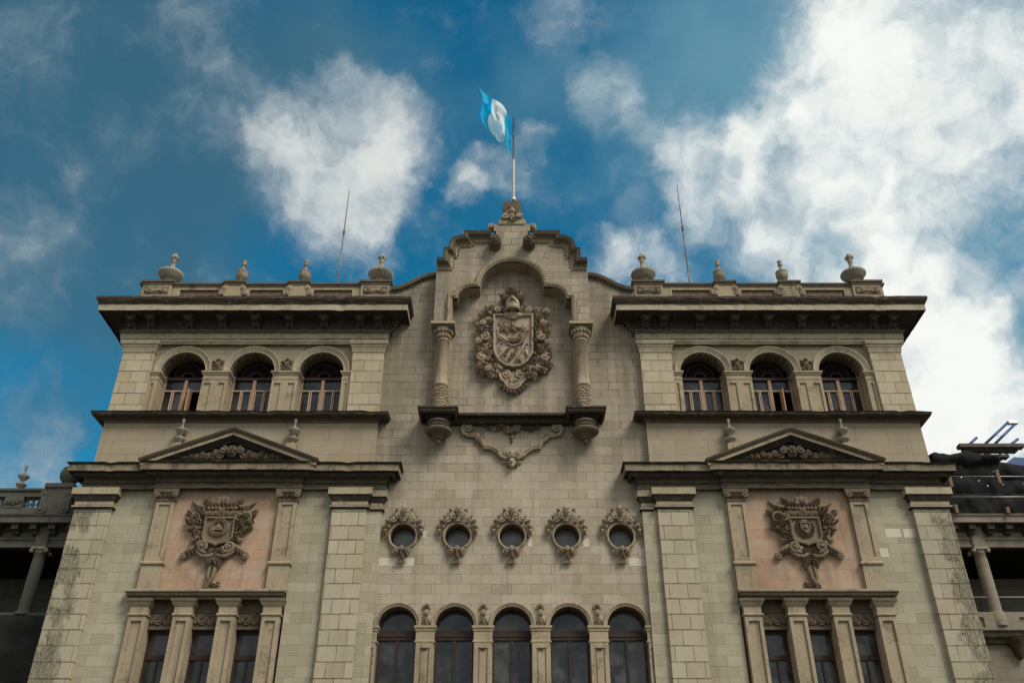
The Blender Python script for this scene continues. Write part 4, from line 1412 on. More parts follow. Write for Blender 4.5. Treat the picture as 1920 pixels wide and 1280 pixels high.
    for (q0, q1, big) in ((268, 322, True), (421, 457, False), (542, 578, False), (677, 731, True)):
        xc = (Xp(q0, 545, yp) + Xp(q1, 545, yp)) / 2
        hw = .66 if big else .42
        b = nb()
        yq = yp - .10
        zt_ = Z_PAR + (.10 if big else .08)
        b.box(xc - hw, xc + hw, yq, yp + 1.5, zb0, zt_ - .2)
        b.plan([(xc - hw, yp + 1.6), (xc - hw, yq), (xc + hw, yq), (xc + hw, yp + 1.6)], [(0, zt_ - .25), (.04, zt_ - .22), (.05, zt_ - .12), (.10, zt_ - .10), (.11, zt_), (-.2, zt_ + .01)], [0, 1, 1, 1, 1])
        if big:
            zq = Z_PAR - .42
            b.box(xc - hw + .10, xc + hw - .10, yq - .012, yq, zq - .25, zq + .19, 1)
            for q_ in (-1, 1):
                b.scroll(xc + q_ * .18, zq, .12, yq - .0, .04, q_, 0, 1.4, 2)
                b.leaf(xc + q_ * .22, zq + .02, PI / 2 - q_ * 1.3, .28, .14, yq, .07, 2)
                b.leaf(xc + q_ * .16, zq - .12, PI / 2 - q_ * 1.5, .3, .12, yq, .07, 2)
                b.scroll(xc + q_ * .42, zq - .03, .1, yq - .0, .035, -q_, 0, 1.4, 2)
            b.rosette(xc, zq, .1, yq - .01, 2)
        else:
            for q_ in (-1, 1):
                b.scroll(xc + q_ * (hw + .03), Z_PAR - .28, .13, yq + .06, .06, q_, PI / 2, 1.3, 2)
                b.scroll(xc + q_ * (hw + .09), Z_PAR - .56, .15, yq + .06, .06, -q_, PI / 2, 1.3, 2)
                b.leaf(xc + q_ * (hw + .02), Z_PAR - .3, -PI / 2 + q_ * .2, .4, .16, yq + .05, .1, 2)
        b.build('pedestal', ['trim', 'soot_shade', 'carve'], palace, bevel=.01)
    # flat roof and body behind
    nb().box(UX[0] + .5, UX[3] - .1, YF + 2.6, DEEP, Z_L1 - .6, Z_L1 - .3).build('flat_roof', ['trim'], palace)
    nb().box(PX[0] + .05, -5.2, DEEP, DEEP + 6, 0, Z_L1 - .3).build('rear_block', ['attic'], palace)


def console(k, x, y, z0, z1, hw):
    """S-shaped bracket under the cornice"""
    h = z1 - z0
    pr = [(0, 0), (.12, .0), (.16, .10 * h), (.12, .22 * h), (.10, .36 * h), (.20, .52 * h), (.34, .62 * h), (.44, .72 * h), (.47, .84 * h), (.44, 1.0 * h), (0, h)]
    n = len(pr)
    vs = [(x - hw * .8, y - o, z0 + z) for o, z in pr] + [(x + hw * .8, y - o, z0 + z) for o, z in pr]
    fs = [(i, i + 1, n + i + 1, n + i) for i in range(n - 1)] + [tuple(range(n)), tuple(range(n, 2 * n))]
    k.add(vs, fs, 0)
    k.box(x - hw, x + hw, y - .52, y, z1 - .10, z1, 1)
    k.ball((x, y - .42, z0 + .78 * h), (hw * .55, .10, .10), 1, 8)
    for q_ in (-1, 1):
        k.ball((x + q_ * hw * .55, y - .45, z0 + .84 * h), (.06, .07, .06), 1, 6)
        k.leaf(x + q_ * .05, z0 + .55 * h, -PI / 2 + q_ * .25, .42 * h, .14, y - .2, .08, 1)
        k.ball((x + q_ * hw * .7, y - .1, z0 + .06), (.07, .07, .06), 1, 6)


def console_side(k, x, y, z0, z1, hw):
    h = z1 - z0
    pr = [(0, 0), (.12, .0), (.16, .10 * h), (.12, .22 * h), (.10, .36 * h), (.20, .52 * h), (.34, .62 * h), (.44, .72 * h), (.47, .84 * h), (.44, 1.0 * h), (0, h)]
    n = len(pr)
    vs = [(x + o, y - hw * .8, z0 + z) for o, z in pr] + [(x + o, y + hw * .8, z0 + z) for o, z in pr]
    fs = [(i, i + 1, n + i + 1, n + i) for i in range(n - 1)] + [tuple(range(n)), tuple(range(n, 2 * n))]
    k.add(vs, fs, 0)
    for t in (.25, .55, .85):
        k.ball((x + .1 + .35 * t, y - .1, z0 + t * h), (.09, .15, .09), 1, 6)


def crest(s):
    """carved shield on the pink panel; laid out on the left tower's photo, mirrored for the other"""
    yb = YT - .03
    Q = lambda a, b: P(320 + a / 5.817, 900 + b / 5.817, yb)
    xc = Q(520, 640)[0]
    kx = lambda a, b: (Q(a, b)[0], Q(a, b)[1])
    fl = s
    m = MB(fl)
    zt, zb = Q(0, 420)[1], Q(0, 660)[1]
    # everything symmetrical about xc, metres
    X = lambda d: xc + d
    hw = .61
    base = [(X(-hw), zt), (X(-hw - .0), zb + .05), (X(-hw + .14), zb - .12), (X(-.12), zb - .22), (X(0), zb - .28), (X(.12), zb - .22), (X(hw - .14), zb - .12), (X(hw), zb + .05), (X(hw), zt)]
    m.wall(base, [], yb - .16, yb + .02)
    m.path(list(reversed(base)), [(-.0, yb - .16), (.0, yb - .25), (-.05, yb - .27), (-.09, yb - .24), (-.11, yb - .16)], closed=True)
    for t in range(9):
        z = zb + .1 + (zt - zb - .15) * t / 8
        for q_ in (-1, 1):
            m.ball((X(q_ * (hw - .05)), yb - .27, z), .035, 0, 6)
    name = 'crest'
    lab = 'carved crest with a triangle in a round medallion' if s > 0 else 'carved crest with a small shield inside a wreath'
    co = m.build(name, ['carve_d'], palace, label=lab)
    d = MB(fl)
    zm = (zt + zb) / 2 + .02
    ys = yb - .16
    if s > 0:
        d.path(arc(X(0), zm, .24, 360, 15, 23), [(-.02, ys), (-.01, ys - .08), (.02, ys - .1), (.04, ys - .06), (.08, ys - .05), (.10, ys - .10), (.13, ys - .08), (.14, ys)], closed=True)
        for t in range(20):
            a_ = 2 * PI * t / 20
            d.ball((X(.30 * math.cos(a_)), ys - .06, zm + .30 * math.sin(a_)), .025, 0, 5)
        tri = [(X(-.17), zm - .12), (X(.17), zm - .12), (X(0), zm + .17)]
        d.wall(tri, [], ys - .12, ys)
        d.ball((X(0), ys - .12, zm - .02), (.05, .04, .05), 0, 6)
    else:
        shp = [(X(-.19), zm + .20), (X(-.21), zm - .02), (X(-.14), zm - .16), (X(0), zm - .26), (X(.14), zm - .16), (X(.21), zm - .02), (X(.19), zm + .20), (X(.08), zm + .17), (X(0), zm + .20), (X(-.08), zm + .17)]
        d.wall(shp, [], ys - .10, ys)
        d.path(list(reversed(shp)), [(-.0, ys - .1), (.0, ys - .15), (-.04, ys - .15), (-.05, ys - .1)], closed=True)
        d.ball((X(0), ys - .12, zm), (.09, .05, .09), 0, 10)
        for q_ in (-1, 1):
            for t in range(8):
                a_ = PI / 2 + q_ * (.5 + t * .3)
                d.leaf(X(.30 * math.cos(a_)), zm - .02 + .33 * math.sin(a_), a_ + q_ * PI / 2, .18, .12, ys - .0, .07)
        d.box(X(-.12), X(.12), ys - .06, ys, zm + .24, zm + .36)
    d.build('shield_relief', ['carve_d'], co)
    c = MB(fl)
    rc = random.Random(15)
    # crown / eagle with spread wings
    zc = zt + .12
    for q_ in (-1, 1):
        for j in range(5):
            c.rosette(X(q_ * (.08 + .13 * j)), zc + .02 + .03 * (j % 2), .11, yb - .2)
        for j in range(4):
            c.ball((X(q_ * (.10 + .14 * j)), yb - .18, zc + .24), (.09, .12, .09), 0, 7)
            c.leaf(X(q_ * (.08 + .13 * j)), zc + .26, PI / 2 - q_ * .15 * j, .3, .16, yb - .16, .12)
        for j in range(3):
            c.ball((X(q_ * (.14 + .02 * j)), yb - .2, zc + .60 - .08 * j), (.13, .13, .12), 0, 8)
            c.leaf(X(q_ * (.42 + .1 * j)), zc + .30 + .05 * j, PI / 2 - q_ * .6, .36, .15, yb - .14, .12, 0, q_ * .4)
        # horn-like wings
        pts = [(X(q_ * .55), yb - .12, zc + .36), (X(q_ * .78), yb - .12, zc + .33), (X(q_ * 1.0), yb - .11, zc + .38), (X(q_ * 1.18), yb - .09, zc + .50), (X(q_ * 1.27), yb - .07, zc + .60)]
        c.tube(pts, [.09, .10, .09, .06, .03], 7)
        # side scrollwork
        for (dx, dz, sz) in [(.72, .02, .26), (.88, -.02, .26), (1.02, -.06, .24), (.78, -.22, .26), (.96, -.26, .26), (1.10, -.22, .22), (.72, -.42, .26), (.9, -.46, .24), (1.06, -.44, .2), (.70, -.66, .24), (.86, -.62, .2), (.66, .16, .2), (.68, -.86, .2)]:
            c.foliage([(X(q_ * dx), zt + dz)], sz * 1.3, yb - .06, rc, 0, (xc, zm))
            c.foliage([(X(q_ * (dx + rc.uniform(-.06, .06))), zt + dz + rc.uniform(-.08, .08))], sz * .8, yb - .16, rc, 0, (xc, zm))
        c.scroll(X(q_ * 1.0), zt - .02, .25, yb - .16, .06, -q_, PI, 1.7)
        c.scroll(X(q_ * 1.02), zt - .38, .18, yb - .14, .05, q_, 0, 1.5)
        c.leaf(X(q_ * 1.12), zt + .12, PI / 2 - q_ * 1.2, .34, .22, yb - .08, .12, 0, q_ * .6)
        c.leaf(X(q_ * .84), zt + .22, PI / 2 - q_ * .4, .32, .2, yb - .08, .12, 0, -q_ * .6)
        c.scroll(X(q_ * .80), zt + .2, .1, yb - .08, .04, q_, 0, 1.3)
        c.leaf(X(q_ * 1.06), zt - .25, -PI / 2 + q_ * .7, .32, .15, yb - .06, .1)
        c.tube([(X(q_ * 1.02), yb - .1, zt - .42), (X(q_ * .88), yb - .14, zt - .62), (X(q_ * .78), yb - .14, zt - .85), (X(q_ * .88), yb - .12, zt - 1.02)], [.06, .1, .1, .07], 7)
        c.scroll(X(q_ * .92), zt - .92, .14, yb - .08, .05, q_, PI / 2, 1.4)
        c.tube([(X(q_ * .62), yb - .12, zt - 1.1), (X(q_ * .85), yb - .14, zt - 1.22), (X(q_ * 1.08), yb - .12, zt - 1.36), (X(q_ * 1.2), yb - .1, zt - 1.5)], [.07, .09, .085, .05], 8)
        for j in range(4):
            c.leaf(X(q_ * (.66 + .13 * j)), zt - 1.08 - .08 * j, -PI / 2 - q_ * .2, .26, .13, yb - .12, .1)
        c.scroll(X(q_ * 1.17), zt - 1.55, .14, yb - .08, .055, -q_, PI / 2, 1.4)
        # lower volutes
        c.scroll(X(q_ * .52), zb - .30, .24, yb - .14, .08, q_, PI, 1.6)
        c.tube([(X(q_ * .70), yb - .12, zb - .26), (X(q_ * .68), yb - .14, zb - .48), (X(q_ * .48), yb - .16, zb - .66), (X(q_ * .22), yb - .16, zb - .68), (X(q_ * .06), yb - .15, zb - .56)], [.07, .09, .10, .09, .06], 8)
        c.tube([(X(q_ * .58), yb - .2, zb - .36), (X(q_ * .50), yb - .22, zb - .50), (X(q_ * .3), yb - .24, zb - .56)], [.05, .07, .05], 6)
        c.leaf(X(q_ * .1), zb - .36, -PI / 2 + q_ * .6, .26, .16, yb - .16, .12)
        # tail
        c.leaf(X(q_ * .06), zb - .72, -PI / 2 + q_ * .35, .42, .24, yb - .10, .16, 0, q_ * .3)
        c.leaf(X(q_ * .2), zb - .70, -PI / 2 + q_ * .1, .34, .18, yb - .08, .13)
        c.ball((X(q_ * .20), yb - .08, zb - 1.06), (.1, .09, .1), 0, 7)
    c.ball((X(0), yb - .2, zc + .58), (.13, .14, .2), 0, 9)
    c.rosette(X(0), zc + .15, .14, yb - .22)
    # hanging ribbon
    c.tube([(X(-.02), yb - .08, zb - .85), (X(-.10), yb - .10, zb - 1.15), (X(-.13), yb - .10, zb - 1.45), (X(.0), yb - .09, zb - 1.72)], [.06, .08, .08, .05], 7)
    c.tube([(X(.04), yb - .08, zb - .85), (X(.10), yb - .10, zb - 1.15), (X(.06), yb - .10, zb - 1.5), (X(-.10), yb - .09, zb - 1.78), (X(-.2), yb - .07, zb - 1.98)], [.06, .1, .09, .07, .03], 7)
    c.leaf(X(-.03), zb - 1.62, -PI / 2 - .5, .5, .26, yb - .05, .12)
    c.leaf(X(.02), zb - 1.70, -PI / 2 + 1.1, .38, .16, yb - .05, .1)
    c.ball((X(.30), yb - .06, zb - 1.66), (.08, .07, .06), 0, 7)
    c.build('scrollwork', ['carve_d'], co)


tower(1)
tower(-1)

# ------------------------------------------------------------------ urns
M['urn'] = stone('urn_stone', (.36, .32, .24), (.25, .215, .16), brick=False, streak=.4, patch=.4, grime=.55)


def link_urn(src, loc, label, group):
    r = src.copy()
    C.objects.link(r)
    r.location = loc
    r['label'] = label
    r['group'] = group
    WORLD[r] = Vector(loc)
    for ch in src.children:
        c = ch.copy()
        C.objects.link(c)
        c.parent = r
        c.matrix_parent_inverse = Matrix()
    return r


def urn_big():
    t = thing('urn', 'tmp', 'urn', (0, 0, 0))
    b = MB().lathe(0, 0, [(.40, 0), (.42, .10), (.30, .18), (.2, .30), (.16, .50), (.20, .66), (.26, .70), (.26, .76)], 28)
    b.build('foot', ['urn'], t)
    b = MB().lathe(0, 0, [(.22, .75), (.35, .80), (.46, .90), (.53, 1.02), (.555, 1.05), (.58, 1.10), (.58, 1.17), (.555, 1.21), (.44, 1.25), (.32, 1.30), (.20, 1.36)], 96, flute=24, fa=.04, frange=(1.03, 1.19))
    b.build('bowl', ['urn'], t)
    f = MB().lathe(0, 0, [(.20, 1.35), (.14, 1.46), (.10, 1.66), (.095, 1.84), (.13, 1.88), (.11, 1.92), (.14, 2.04), (.19, 2.16), (.13, 2.20), (.12, 2.28), (.08, 2.36), (0, 2.40)], 16)
    for i in range(6):
        a = 2 * PI * i / 6
        f.ball((.17 * math.cos(a), .17 * math.sin(a), 2.13), (.06, .06, .08), 0, 6)
    f.build('finial', ['urn'], t)
    return t


def urn_small():
    t = thing('urn', 'tmp', 'urn', (0, 0, 0))
    MB().lathe(0, 0, [(.24, 0), (.25, .1), (.16, .16), (.11, .40), (.15, .54)], 20).build('foot', ['urn'], t)
    MB().lathe(0, 0, [(.14, .53), (.21, .60), (.27, .72), (.295, .84), (.27, .98), (.29, 1.0), (.29, 1.04), (.20, 1.09), (.12, 1.15)], 24).build('bowl', ['urn'], t)
    MB().lathe(0, 0, [(.12, 1.14), (.075, 1.24), (.065, 1.42), (.115, 1.45), (.115, 1.49), (.07, 1.52), (.11, 1.62), (.12, 1.67), (.08, 1.73), (0, 1.76)], 16).build('finial', ['urn'], t)
    return t


def urn_attic():
    t = thing('urn', 'tmp', 'urn', (0, 0, 0))
    MB().lathe(0, 0, [(.15, 0), (.15, .05), (.08, .08), (.07, .11), (.13, .15), (.21, .24), (.23, .28), (.22, .31), (.10, .33), (.05, .38), (.05, .44)], 22).build('foot', ['urn'], t)
    MB().lathe(0, 0, [(.05, .43), (.07, .46), (.15, .54), (.235, .65), (.25, .69), (.24, .71), (.13, .74), (.08, .80)], 24).build('bowl', ['urn'], t)
    MB().lathe(0, 0, [(.08, .79), (.05, .88), (.04, 1.0), (.07, 1.03), (.04, 1.06), (.075, 1.13), (.07, 1.18), (0, 1.23)], 14).build('finial', ['urn'], t)
    return t


ub, us, ua = urn_big(), urn_small(), urn_attic()
zb_, zs_ = Z_PAR + .11, Z_PAR + .09
yp = YC + .05
first = {}


def put(src, x, y, z, label, group):
    if src not in first:
        first[src] = 1
        src.location = (x, y, z)
        src['label'] = label
        src['group'] = group
        WORLD[src] = Vector((x, y, z))
        return src
    return link_urn(src, (x, y, z), label, group)


bigx = [(Xp(295, 545, yp), 'left tower', 'outer left'), (Xp(704, 545, yp), 'left tower', 'inner right'), (-Xp(704, 545, yp), 'right tower', 'inner left'), (-Xp(295, 545, yp), 'right tower', 'outer right')]
for x, tw, wh in bigx:
    put(ub, x, yp + .95, zb_, 'large shallow bowl stone urn on the %s end pedestal of the %s parapet' % (wh, tw), 'large urns on the tower parapets')
smx = [(Xp(439, 545, yp), 'left tower', 'left'), (Xp(560, 545, yp), 'left tower', 'right'), (-Xp(560, 545, yp), 'right tower', 'left'), (-Xp(439, 545, yp), 'right tower', 'right')]
for x, tw, wh in smx:
    put(us, x, yp + .62, zs_, 'small round stone urn, the %s one of the middle pair on the %s parapet' % (wh, tw), 'small urns on the tower parapets')
for s in (1, -1):
    for q_ in (-1, 1):
        x = (TC + q_ * 2.32) * s
        tw = 'left' if s > 0 else 'right'
        wh = 'left' if q_ * s < 0 else 'right'
        put(ua, x, -.14, Zp(833, -.2), 'two-tiered stone urn on the %s slope of the %s tower pediment' % (wh, tw), 'urns beside the tower pediments')

# ------------------------------------------------------------------ flag, flagpole, rods
px0, pz0 = P(963, 377, -.1)
fp = thing('flagpole', 'tall grey flagpole standing on the top pedestal of the central gable', 'flagpole', (px0, -.1, pz0))
zt = Zp(222, -.1)
zmid = Zp(300, -.1)
MB().lathe(px0, -.1, [(.0, pz0 - .02), (.11, pz0), (.13, pz0 + .10), (.10, pz0 + .2), (.06, pz0 + .24)], 14).build('foot_ball', ['steel'], fp)
MB().lathe(px0, -.1, [(.065, pz0 + .2), (.058, zmid), (.05, zmid + .02)], 12).build('pole', ['pole'], fp)
MB().lathe(px0, -.1, [(.05, zmid), (.038, zt), (.05, zt + .02), (.05, zt + .08), (0, zt + .1)], 12).build('top_section', ['pole_d'], fp)

yfl = -.1
c6 = lambda a, b: (860 + a / 3.765, 140 + b / 3.765)
top_c = [(377, 330), (352, 295), (330, 262), (300, 215), (272, 182), (240, 165), (205, 148), (165, 112), (127, 75)]
bot_c = [(376, 578), (350, 520), (325, 470), (292, 476), (258, 440), (222, 408), (190, 372), (155, 325), (123, 288)]
mid_c = [(366, 440), (340, 400), (326, 345), (290, 330), (246, 300), (215, 270), (176, 245), (166, 210), (172, 178)]


def cr(pts, u):
    n = len(pts) - 1
    f = min(max(u * n, 0), n - 1e-6)
    i = int(f)
    t = f - i
    p = [pts[max(i - 1, 0)], pts[i], pts[i + 1], pts[min(i + 2, n)]]
    return tuple(.5 * ((2 * p[1][k]) + (-p[0][k] + p[2][k]) * t + (2 * p[0][k] - 5 * p[1][k] + 4 * p[2][k] - p[3][k]) * t * t + (-p[0][k] + 3 * p[1][k] - 3 * p[2][k] + p[3][k]) * t ** 3) for k in (0, 1))


NU, NV = 54, 30
vs, fs, ms = [], [], []


def flagpt(u, v, dy=0.0):
    a, m_, b = cr(top_c, u), cr(mid_c, u), cr(bot_c, u)
    q0 = tuple(2 * (v - .5) * (v - 1) * a[k] + 4 * v * (1 - v) * m_[k] + 2 * v * (v - .5) * b[k] for k in (0, 1))
    dep = .60 * math.sin(u * 10.0 + v * 2.6) * min(1, u * 3) + .16 * math.sin(v * 9 - u * 6) * min(1, u * 4) + .16 * math.sin(u * 21 + v * 6) * min(1, u * 2) + .09 * math.sin(v * 17 + u * 9) * min(1, u * 2)
    px_, py_ = c6(*q0)
    px_ += 2.6 * math.sin(v * 9 + u * 6) * math.sin(PI * min(1, u * 1.02))
    py_ += 1.6 * math.sin(u * 15 + v * 4) * math.sin(PI * u)
    x, z = P(px_, py_, yfl + dep)
    return (x, yfl + dep + dy, z)


for i in range(NU + 1):
    for j in range(NV + 1):
        vs.append(flagpt(i / NU, j / NV))
for i in range(NU):
    for j in range(NV):
        k = NV + 1
        fs.append((i * k + j, i * k + j + 1, (i + 1) * k + j + 1, (i + 1) * k + j))
        u = (i + .5) / NU
        v = (j + .5) / NV
        ub_ = u + .03 * math.sin(v * 7)
        ms.append(1 if .25 < ub_ < .60 else 0)
fm = MB()
fm.add(vs, fs, ms, True)
flag = fm.build('flag', ['fblue', 'fwhite'])
tag(flag, 'waving flag of two sky blue bands and a white band, flying from the flagpole', 'flag')
em = MB()
for t in range(14):
    a = 2 * PI * t / 14 + .2
    u0, v0 = .40 + .034 * math.cos(a), .38 + .055 * math.sin(a)
    for dy in (-.012, .012):
        em.add([flagpt(u0 - .008, v0 - .012, dy), flagpt(u0 + .008, v0 - .012, dy), flagpt(u0 + .008, v0 + .012, dy), flagpt(u0 - .008, v0 + .012, dy)], [(0, 1, 2, 3)])
for dy in (-.012, .012):
    em.add([flagpt(.39, .36, dy), flagpt(.41, .36, dy), flagpt(.41, .40, dy), flagpt(.39, .40, dy)], [(0, 1, 2, 3)])
em.build('emblem', ['fgreen'], flag, label='small olive wreath emblem printed on the white band')

for (px_, pt, pb, nm) in ((632, 358, 530, 'left'), (1294, 346, 530, 'right')):
    Y = 2.2
    x, zb2 = P(px_, pb + 8, Y)
    zt2 = Zp(pt, Y)
    rd = thing('lightning_rod', 'thin rusty lightning rod rising behind the %s tower parapet' % nm, 'lightning rod', (x, Y, Z_L1 - .32), 'lightning rods on the roofs')
    MB().lathe(x, Y, [(.04, Z_L1 - .32), (.036, zb2 + (zt2 - zb2) * .55)], 8).build('lower_rod', ['rodl'], rd)
    MB().lathe(x, Y, [(.034, zb2 + (zt2 - zb2) * .55), (.018, zt2), (0, zt2 + .05)], 8).build('upper_rod', ['rust'], rd)
    MB().lathe(x, Y, [(.06, zb2 + (zt2 - zb2) * .53), (.06, zb2 + (zt2 - zb2) * .57)], 8).build('collar', ['rust'], rd)

# ------------------------------------------------------------------ side wings
YW = 3.5


def wing(s):
    left = s > 0
    X0, X1 = -30.0, -16.9
    fl = s
    W = thing('palace_wing', 'dim grey wing with a balustrade beside the left tower' if left else 'brown stone wing with an open loggia beside the right tower', 'building wing', ((X0 + X1) / 2 * s, YW, 0))
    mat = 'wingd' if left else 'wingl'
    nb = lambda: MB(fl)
    mx = lambda p: p if left else 1920 - p
    zc = Zp(964, YW - .5)          # cornice lip
    zcb = Zp(975, YW - .5)
    zfr = Zp(998, YW)
    zop = Zp(1026, YW)
    zled = Zp(1148, YW)
    zl2 = Zp(1190, YW)
    # frieze and cornice
    a = nb()
    a.plan([(X0, YW), (X1, YW)], [(-.4, zop), (.05, zop), (.05, zop + .12), (.0, zop + .14), (.0, zop + .3), (.06, zop + .34), (.06, zop + .42), (0, zop + .44), (0, zfr), (.08, zfr + .06), (.10, zcb - .12), (.5, zcb - .1), (.54, zcb - .1), (.54, zcb + .14), (.60, zc - .06), (.62, zc), (-.5, zc + .03)],
           [1, 0, 0, 0, 0, 0, 0, 0, 1, 1, 1, 1, 0, 0, 0, 0])
    a.build('cornice', [mat, 'soot'], W)
    pitch = .78
    n = int((X1 - X0) / pitch)
    k = 0
    for i in range(n):
        x = X1 - .3 - i * pitch
        if x < -24.5:
            continue
        c = nb()
        c.box(x - .14, x + .14, YW - .44, YW, zcb - .34, zcb - .11)
        c.box(x - .12, x + .12, YW - .26, YW, zcb - .5, zcb - .34)
        c.build('modillion', ['soot'], W)
    # loggia: columns, back wall, parapet
    nb().box(X0, X1, YW + 4.0, YW + 4.2, zl2 - 1, zop + .3).build('loggia_back_wall', [mat], W)
    b = nb()
    b.box(X0, X1, YW + .3, YW + 4, zop - .04, zop + .0)
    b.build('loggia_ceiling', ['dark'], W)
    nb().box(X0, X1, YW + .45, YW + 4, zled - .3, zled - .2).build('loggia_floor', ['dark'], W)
    for px_ in ((70,) if left else (78, -68)):
        xt = Xp(px_, 1040, YW - .1)
        c = nb()
        y = YW + .12
        c.lathe(xt, y, [(.34, zled - (.55 if not left else .1)), (.34, zled + .0), (.28, zled + .04), (.26, zled + .1), (.25, zop - .6), (.225, zop - .28), (.26, zop - .25), (.23, zop - .22)], 20)
        co = c.build('column', [mat], W)
        q = nb()
        q.box(xt - .3, xt + .3, y - .3, y + .3, zop - .10, zop - .005)
        q.lathe(xt, y, [(.23, zop - .24), (.27, zop - .12), (.30, zop - .1)], 16)
        for t in (-1, 1):
            q.ball((xt + t * .30, y - .22, zop - .16), (.10, .09, .10), 0, 8)
            q.ball((xt + t * .30, y + .22, zop - .16), (.10, .09, .10), 0, 8)
        q.build('capital', ['urn' if left else 'urn'], co)
        # entablature block over the column
        nb().box(xt - .26, xt + .26, YW - .12, YW + .1, zop + .01, zfr + .3).build('frieze_block', [mat], W)
    zpar0 = Zp(1184, YW - .1)
    p = nb()
    if left:
        p.box(X0, X1, YW - .05, YW + .3, zled - .35, zled)
        p.box(X0, X1, YW + .0, YW + .3, 0, zled - .35)
        p.build('parapet_wall', [mat], W)
    else:
        hs = []
        xt = Xp(78, 1040, YW - .1)
        for h0, h1 in ((xt + .7, X1 - .3), (xt - 3.6, xt - .75), (X0 + .6, xt - 4.6)):
            hs.append([(h0, zpar0 + .18), (h1, zpar0 + .18), (h1, zled - .22), (h0, zled - .22)])
        p.wall([(X0, zpar0), (X1, zpar0), (X1, zled), (X0, zled)], hs, YW - .12, YW - .02)
        p.box(X0, X1, YW - .03, YW + .3, zpar0, zled - .01)
        p.build('balcony_parapet', [mat], W, bevel=.015)
        e = nb()
        e.plan([(X0, YW - .1), (X1, YW - .1)], [(-.2, zpar0 - .5), (.1, zpar0 - .46), (.12, zpar0 - .3), (.26, zpar0 - .24), (.3, zpar0 - .05), (.34, zpar0 - .04), (.34, zpar0), (-.2, zpar0 + .01)])
        e.build('balcony_ledge', ['soot'], W)
        xq = Xp(16, 1200, YW - .1)
        for xx in (xq, xq - 3.4, xq + 2.3):
            c = nb()
            c.lathe(xx, YW - .12, [(.42, zpar0 - .3), (.36, zpar0 - .5), (.2, zpar0 - .7), (.22, zpar0 - .8), (.13, zpar0 - .95), (.1, zpar0 - 1.05), (0, zpar0 - 1.1)], 14)
            c.build('pendant_corbel', ['soot'], W)
        nb().box(X0, X1, YW + .0, YW + .3, 0, zpar0 - .3).build('lower_wall', [mat], W)
        # steel rails across the opening
        for (zz, r) in ((Zp(1118, YW), .022), (Zp(1072, YW + .4), .035)):
            nb().tube([(X0, YW + .05 if r < .03 else YW + 2.2, zz), (X1, YW + .05 if r < .03 else YW + 2.2, zz)], r, 6).build('rail', ['steel' if r < .03 else 'wingd'], W)
    # balustrade on the roof
    yb = YW + .0
    zt_ = Zp(916, yb)
    zr0 = Zp(951, yb)
    zr1 = Zp(931, yb)
    if left:
        r = nb()
        r.box(X0, X1, yb, yb + .4, zc - .02, zr0)
        r.box(X0, X1, yb - .02, yb + .42, zr1, zt_ - .12)
        r.box(X0, X1, yb - .10, yb + .5, zt_ - .12, zt_)
        r.build('balustrade', [mat], W, bevel=.015)
        pb = nb()
        xl0, xl1 = Xp(8, 940, yb), Xp(43, 940, yb)
        pb.box(xl0, xl1, yb - .03, yb + .42, zr0 - .01, zr1 + .01)
        xm = (xl0 + xl1) / 2
        pb.rosette(xm, (zr0 + zr1) / 2, .17, yb - .04)
        for q_ in (-1, 1):
            pb.scroll(xm + q_ * .24, (zr0 + zr1) / 2, .12, yb - .03, .04, q_, 0, 1.3)
        pb.build('baluster_panel', [mat], W)
        ped = nb()
        xa, xb = Xp(87, 940, yb), Xp(132, 940, yb)
        ped.box(xa, xb, yb - .25, yb + .8, zc - .02, zt_ - .05)
        ped.box(xa - .1, xb + .1, yb - .33, yb + .88, zt_ - .05, zt_ + .14)
        for q_ in (xa, xb):
            ped.scroll(q_, zt_ - .35, .2, yb - .15, .09, 1 if q_ == xa else -1, PI / 2, 1.4)
            ped.scroll(q_, zc + .32, .22, yb - .2, .10, -1 if q_ == xa else 1, PI / 2, 1.4)
            ped.box(q_ - .12, q_ + .12, yb - .3, yb + .3, zc + .1, zt_ - .2)
        ped.build('pedestal', [mat], W, bevel=.02)
        xs = [Xp(t, 941, yb + .2) for t in (52, 62.5, 74)] + [Xp(t, 941, yb + .2) for t in (-4, -14, -25, -36, 3.5)]
        for x in xs:
            hb = zr1 - zr0
            c = nb().lathe(x, yb + .2, [(.10, zr0 - .01), (.10, zr0 + .08 * hb), (.055, zr0 + .14 * hb), (.10, zr0 + .34 * hb), (.11, zr0 + .45 * hb), (.06, zr0 + .72 * hb), (.055, zr0 + .8 * hb), (.10, zr0 + .9 * hb), (.10, zr1 + .01)], 12)
            c.build('baluster', [mat], W)
    return W, zc, zt_, zled


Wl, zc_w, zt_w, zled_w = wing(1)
# urn and stone ball on the left wing
x, z = P(38, 914, YW + .2)
put(ua, x, YW + .2, zt_w, 'small pale stone urn on the balustrade rail left of the left tower', 'urns on the wing')
rb = thing('urn', 'dark round stone urn on the big wing pedestal beside the left tower cornice', 'urn', (Xp(126, 912, YW + .4), YW + .4, zt_w + .14))
xu, zu = rb.location.x, rb.location.z
MB().lathe(xu, YW + .4, [(.36, zu), (.36, zu + .08), (.22, zu + .14), (.2, zu + .24), (.3, zu + .34)], 20).build('foot', ['wingd'], rb)
MB().lathe(xu, YW + .4, [(.28, zu + .33), (.40, zu + .48), (.43, zu + .64), (.40, zu + .80), (.34, zu + .9), (.36, zu + .94), (.28, zu + 1.0), (0, zu + 1.02)], 22).build('bowl', ['wingd'], rb)
Wr, _, _, _ = wing(-1)


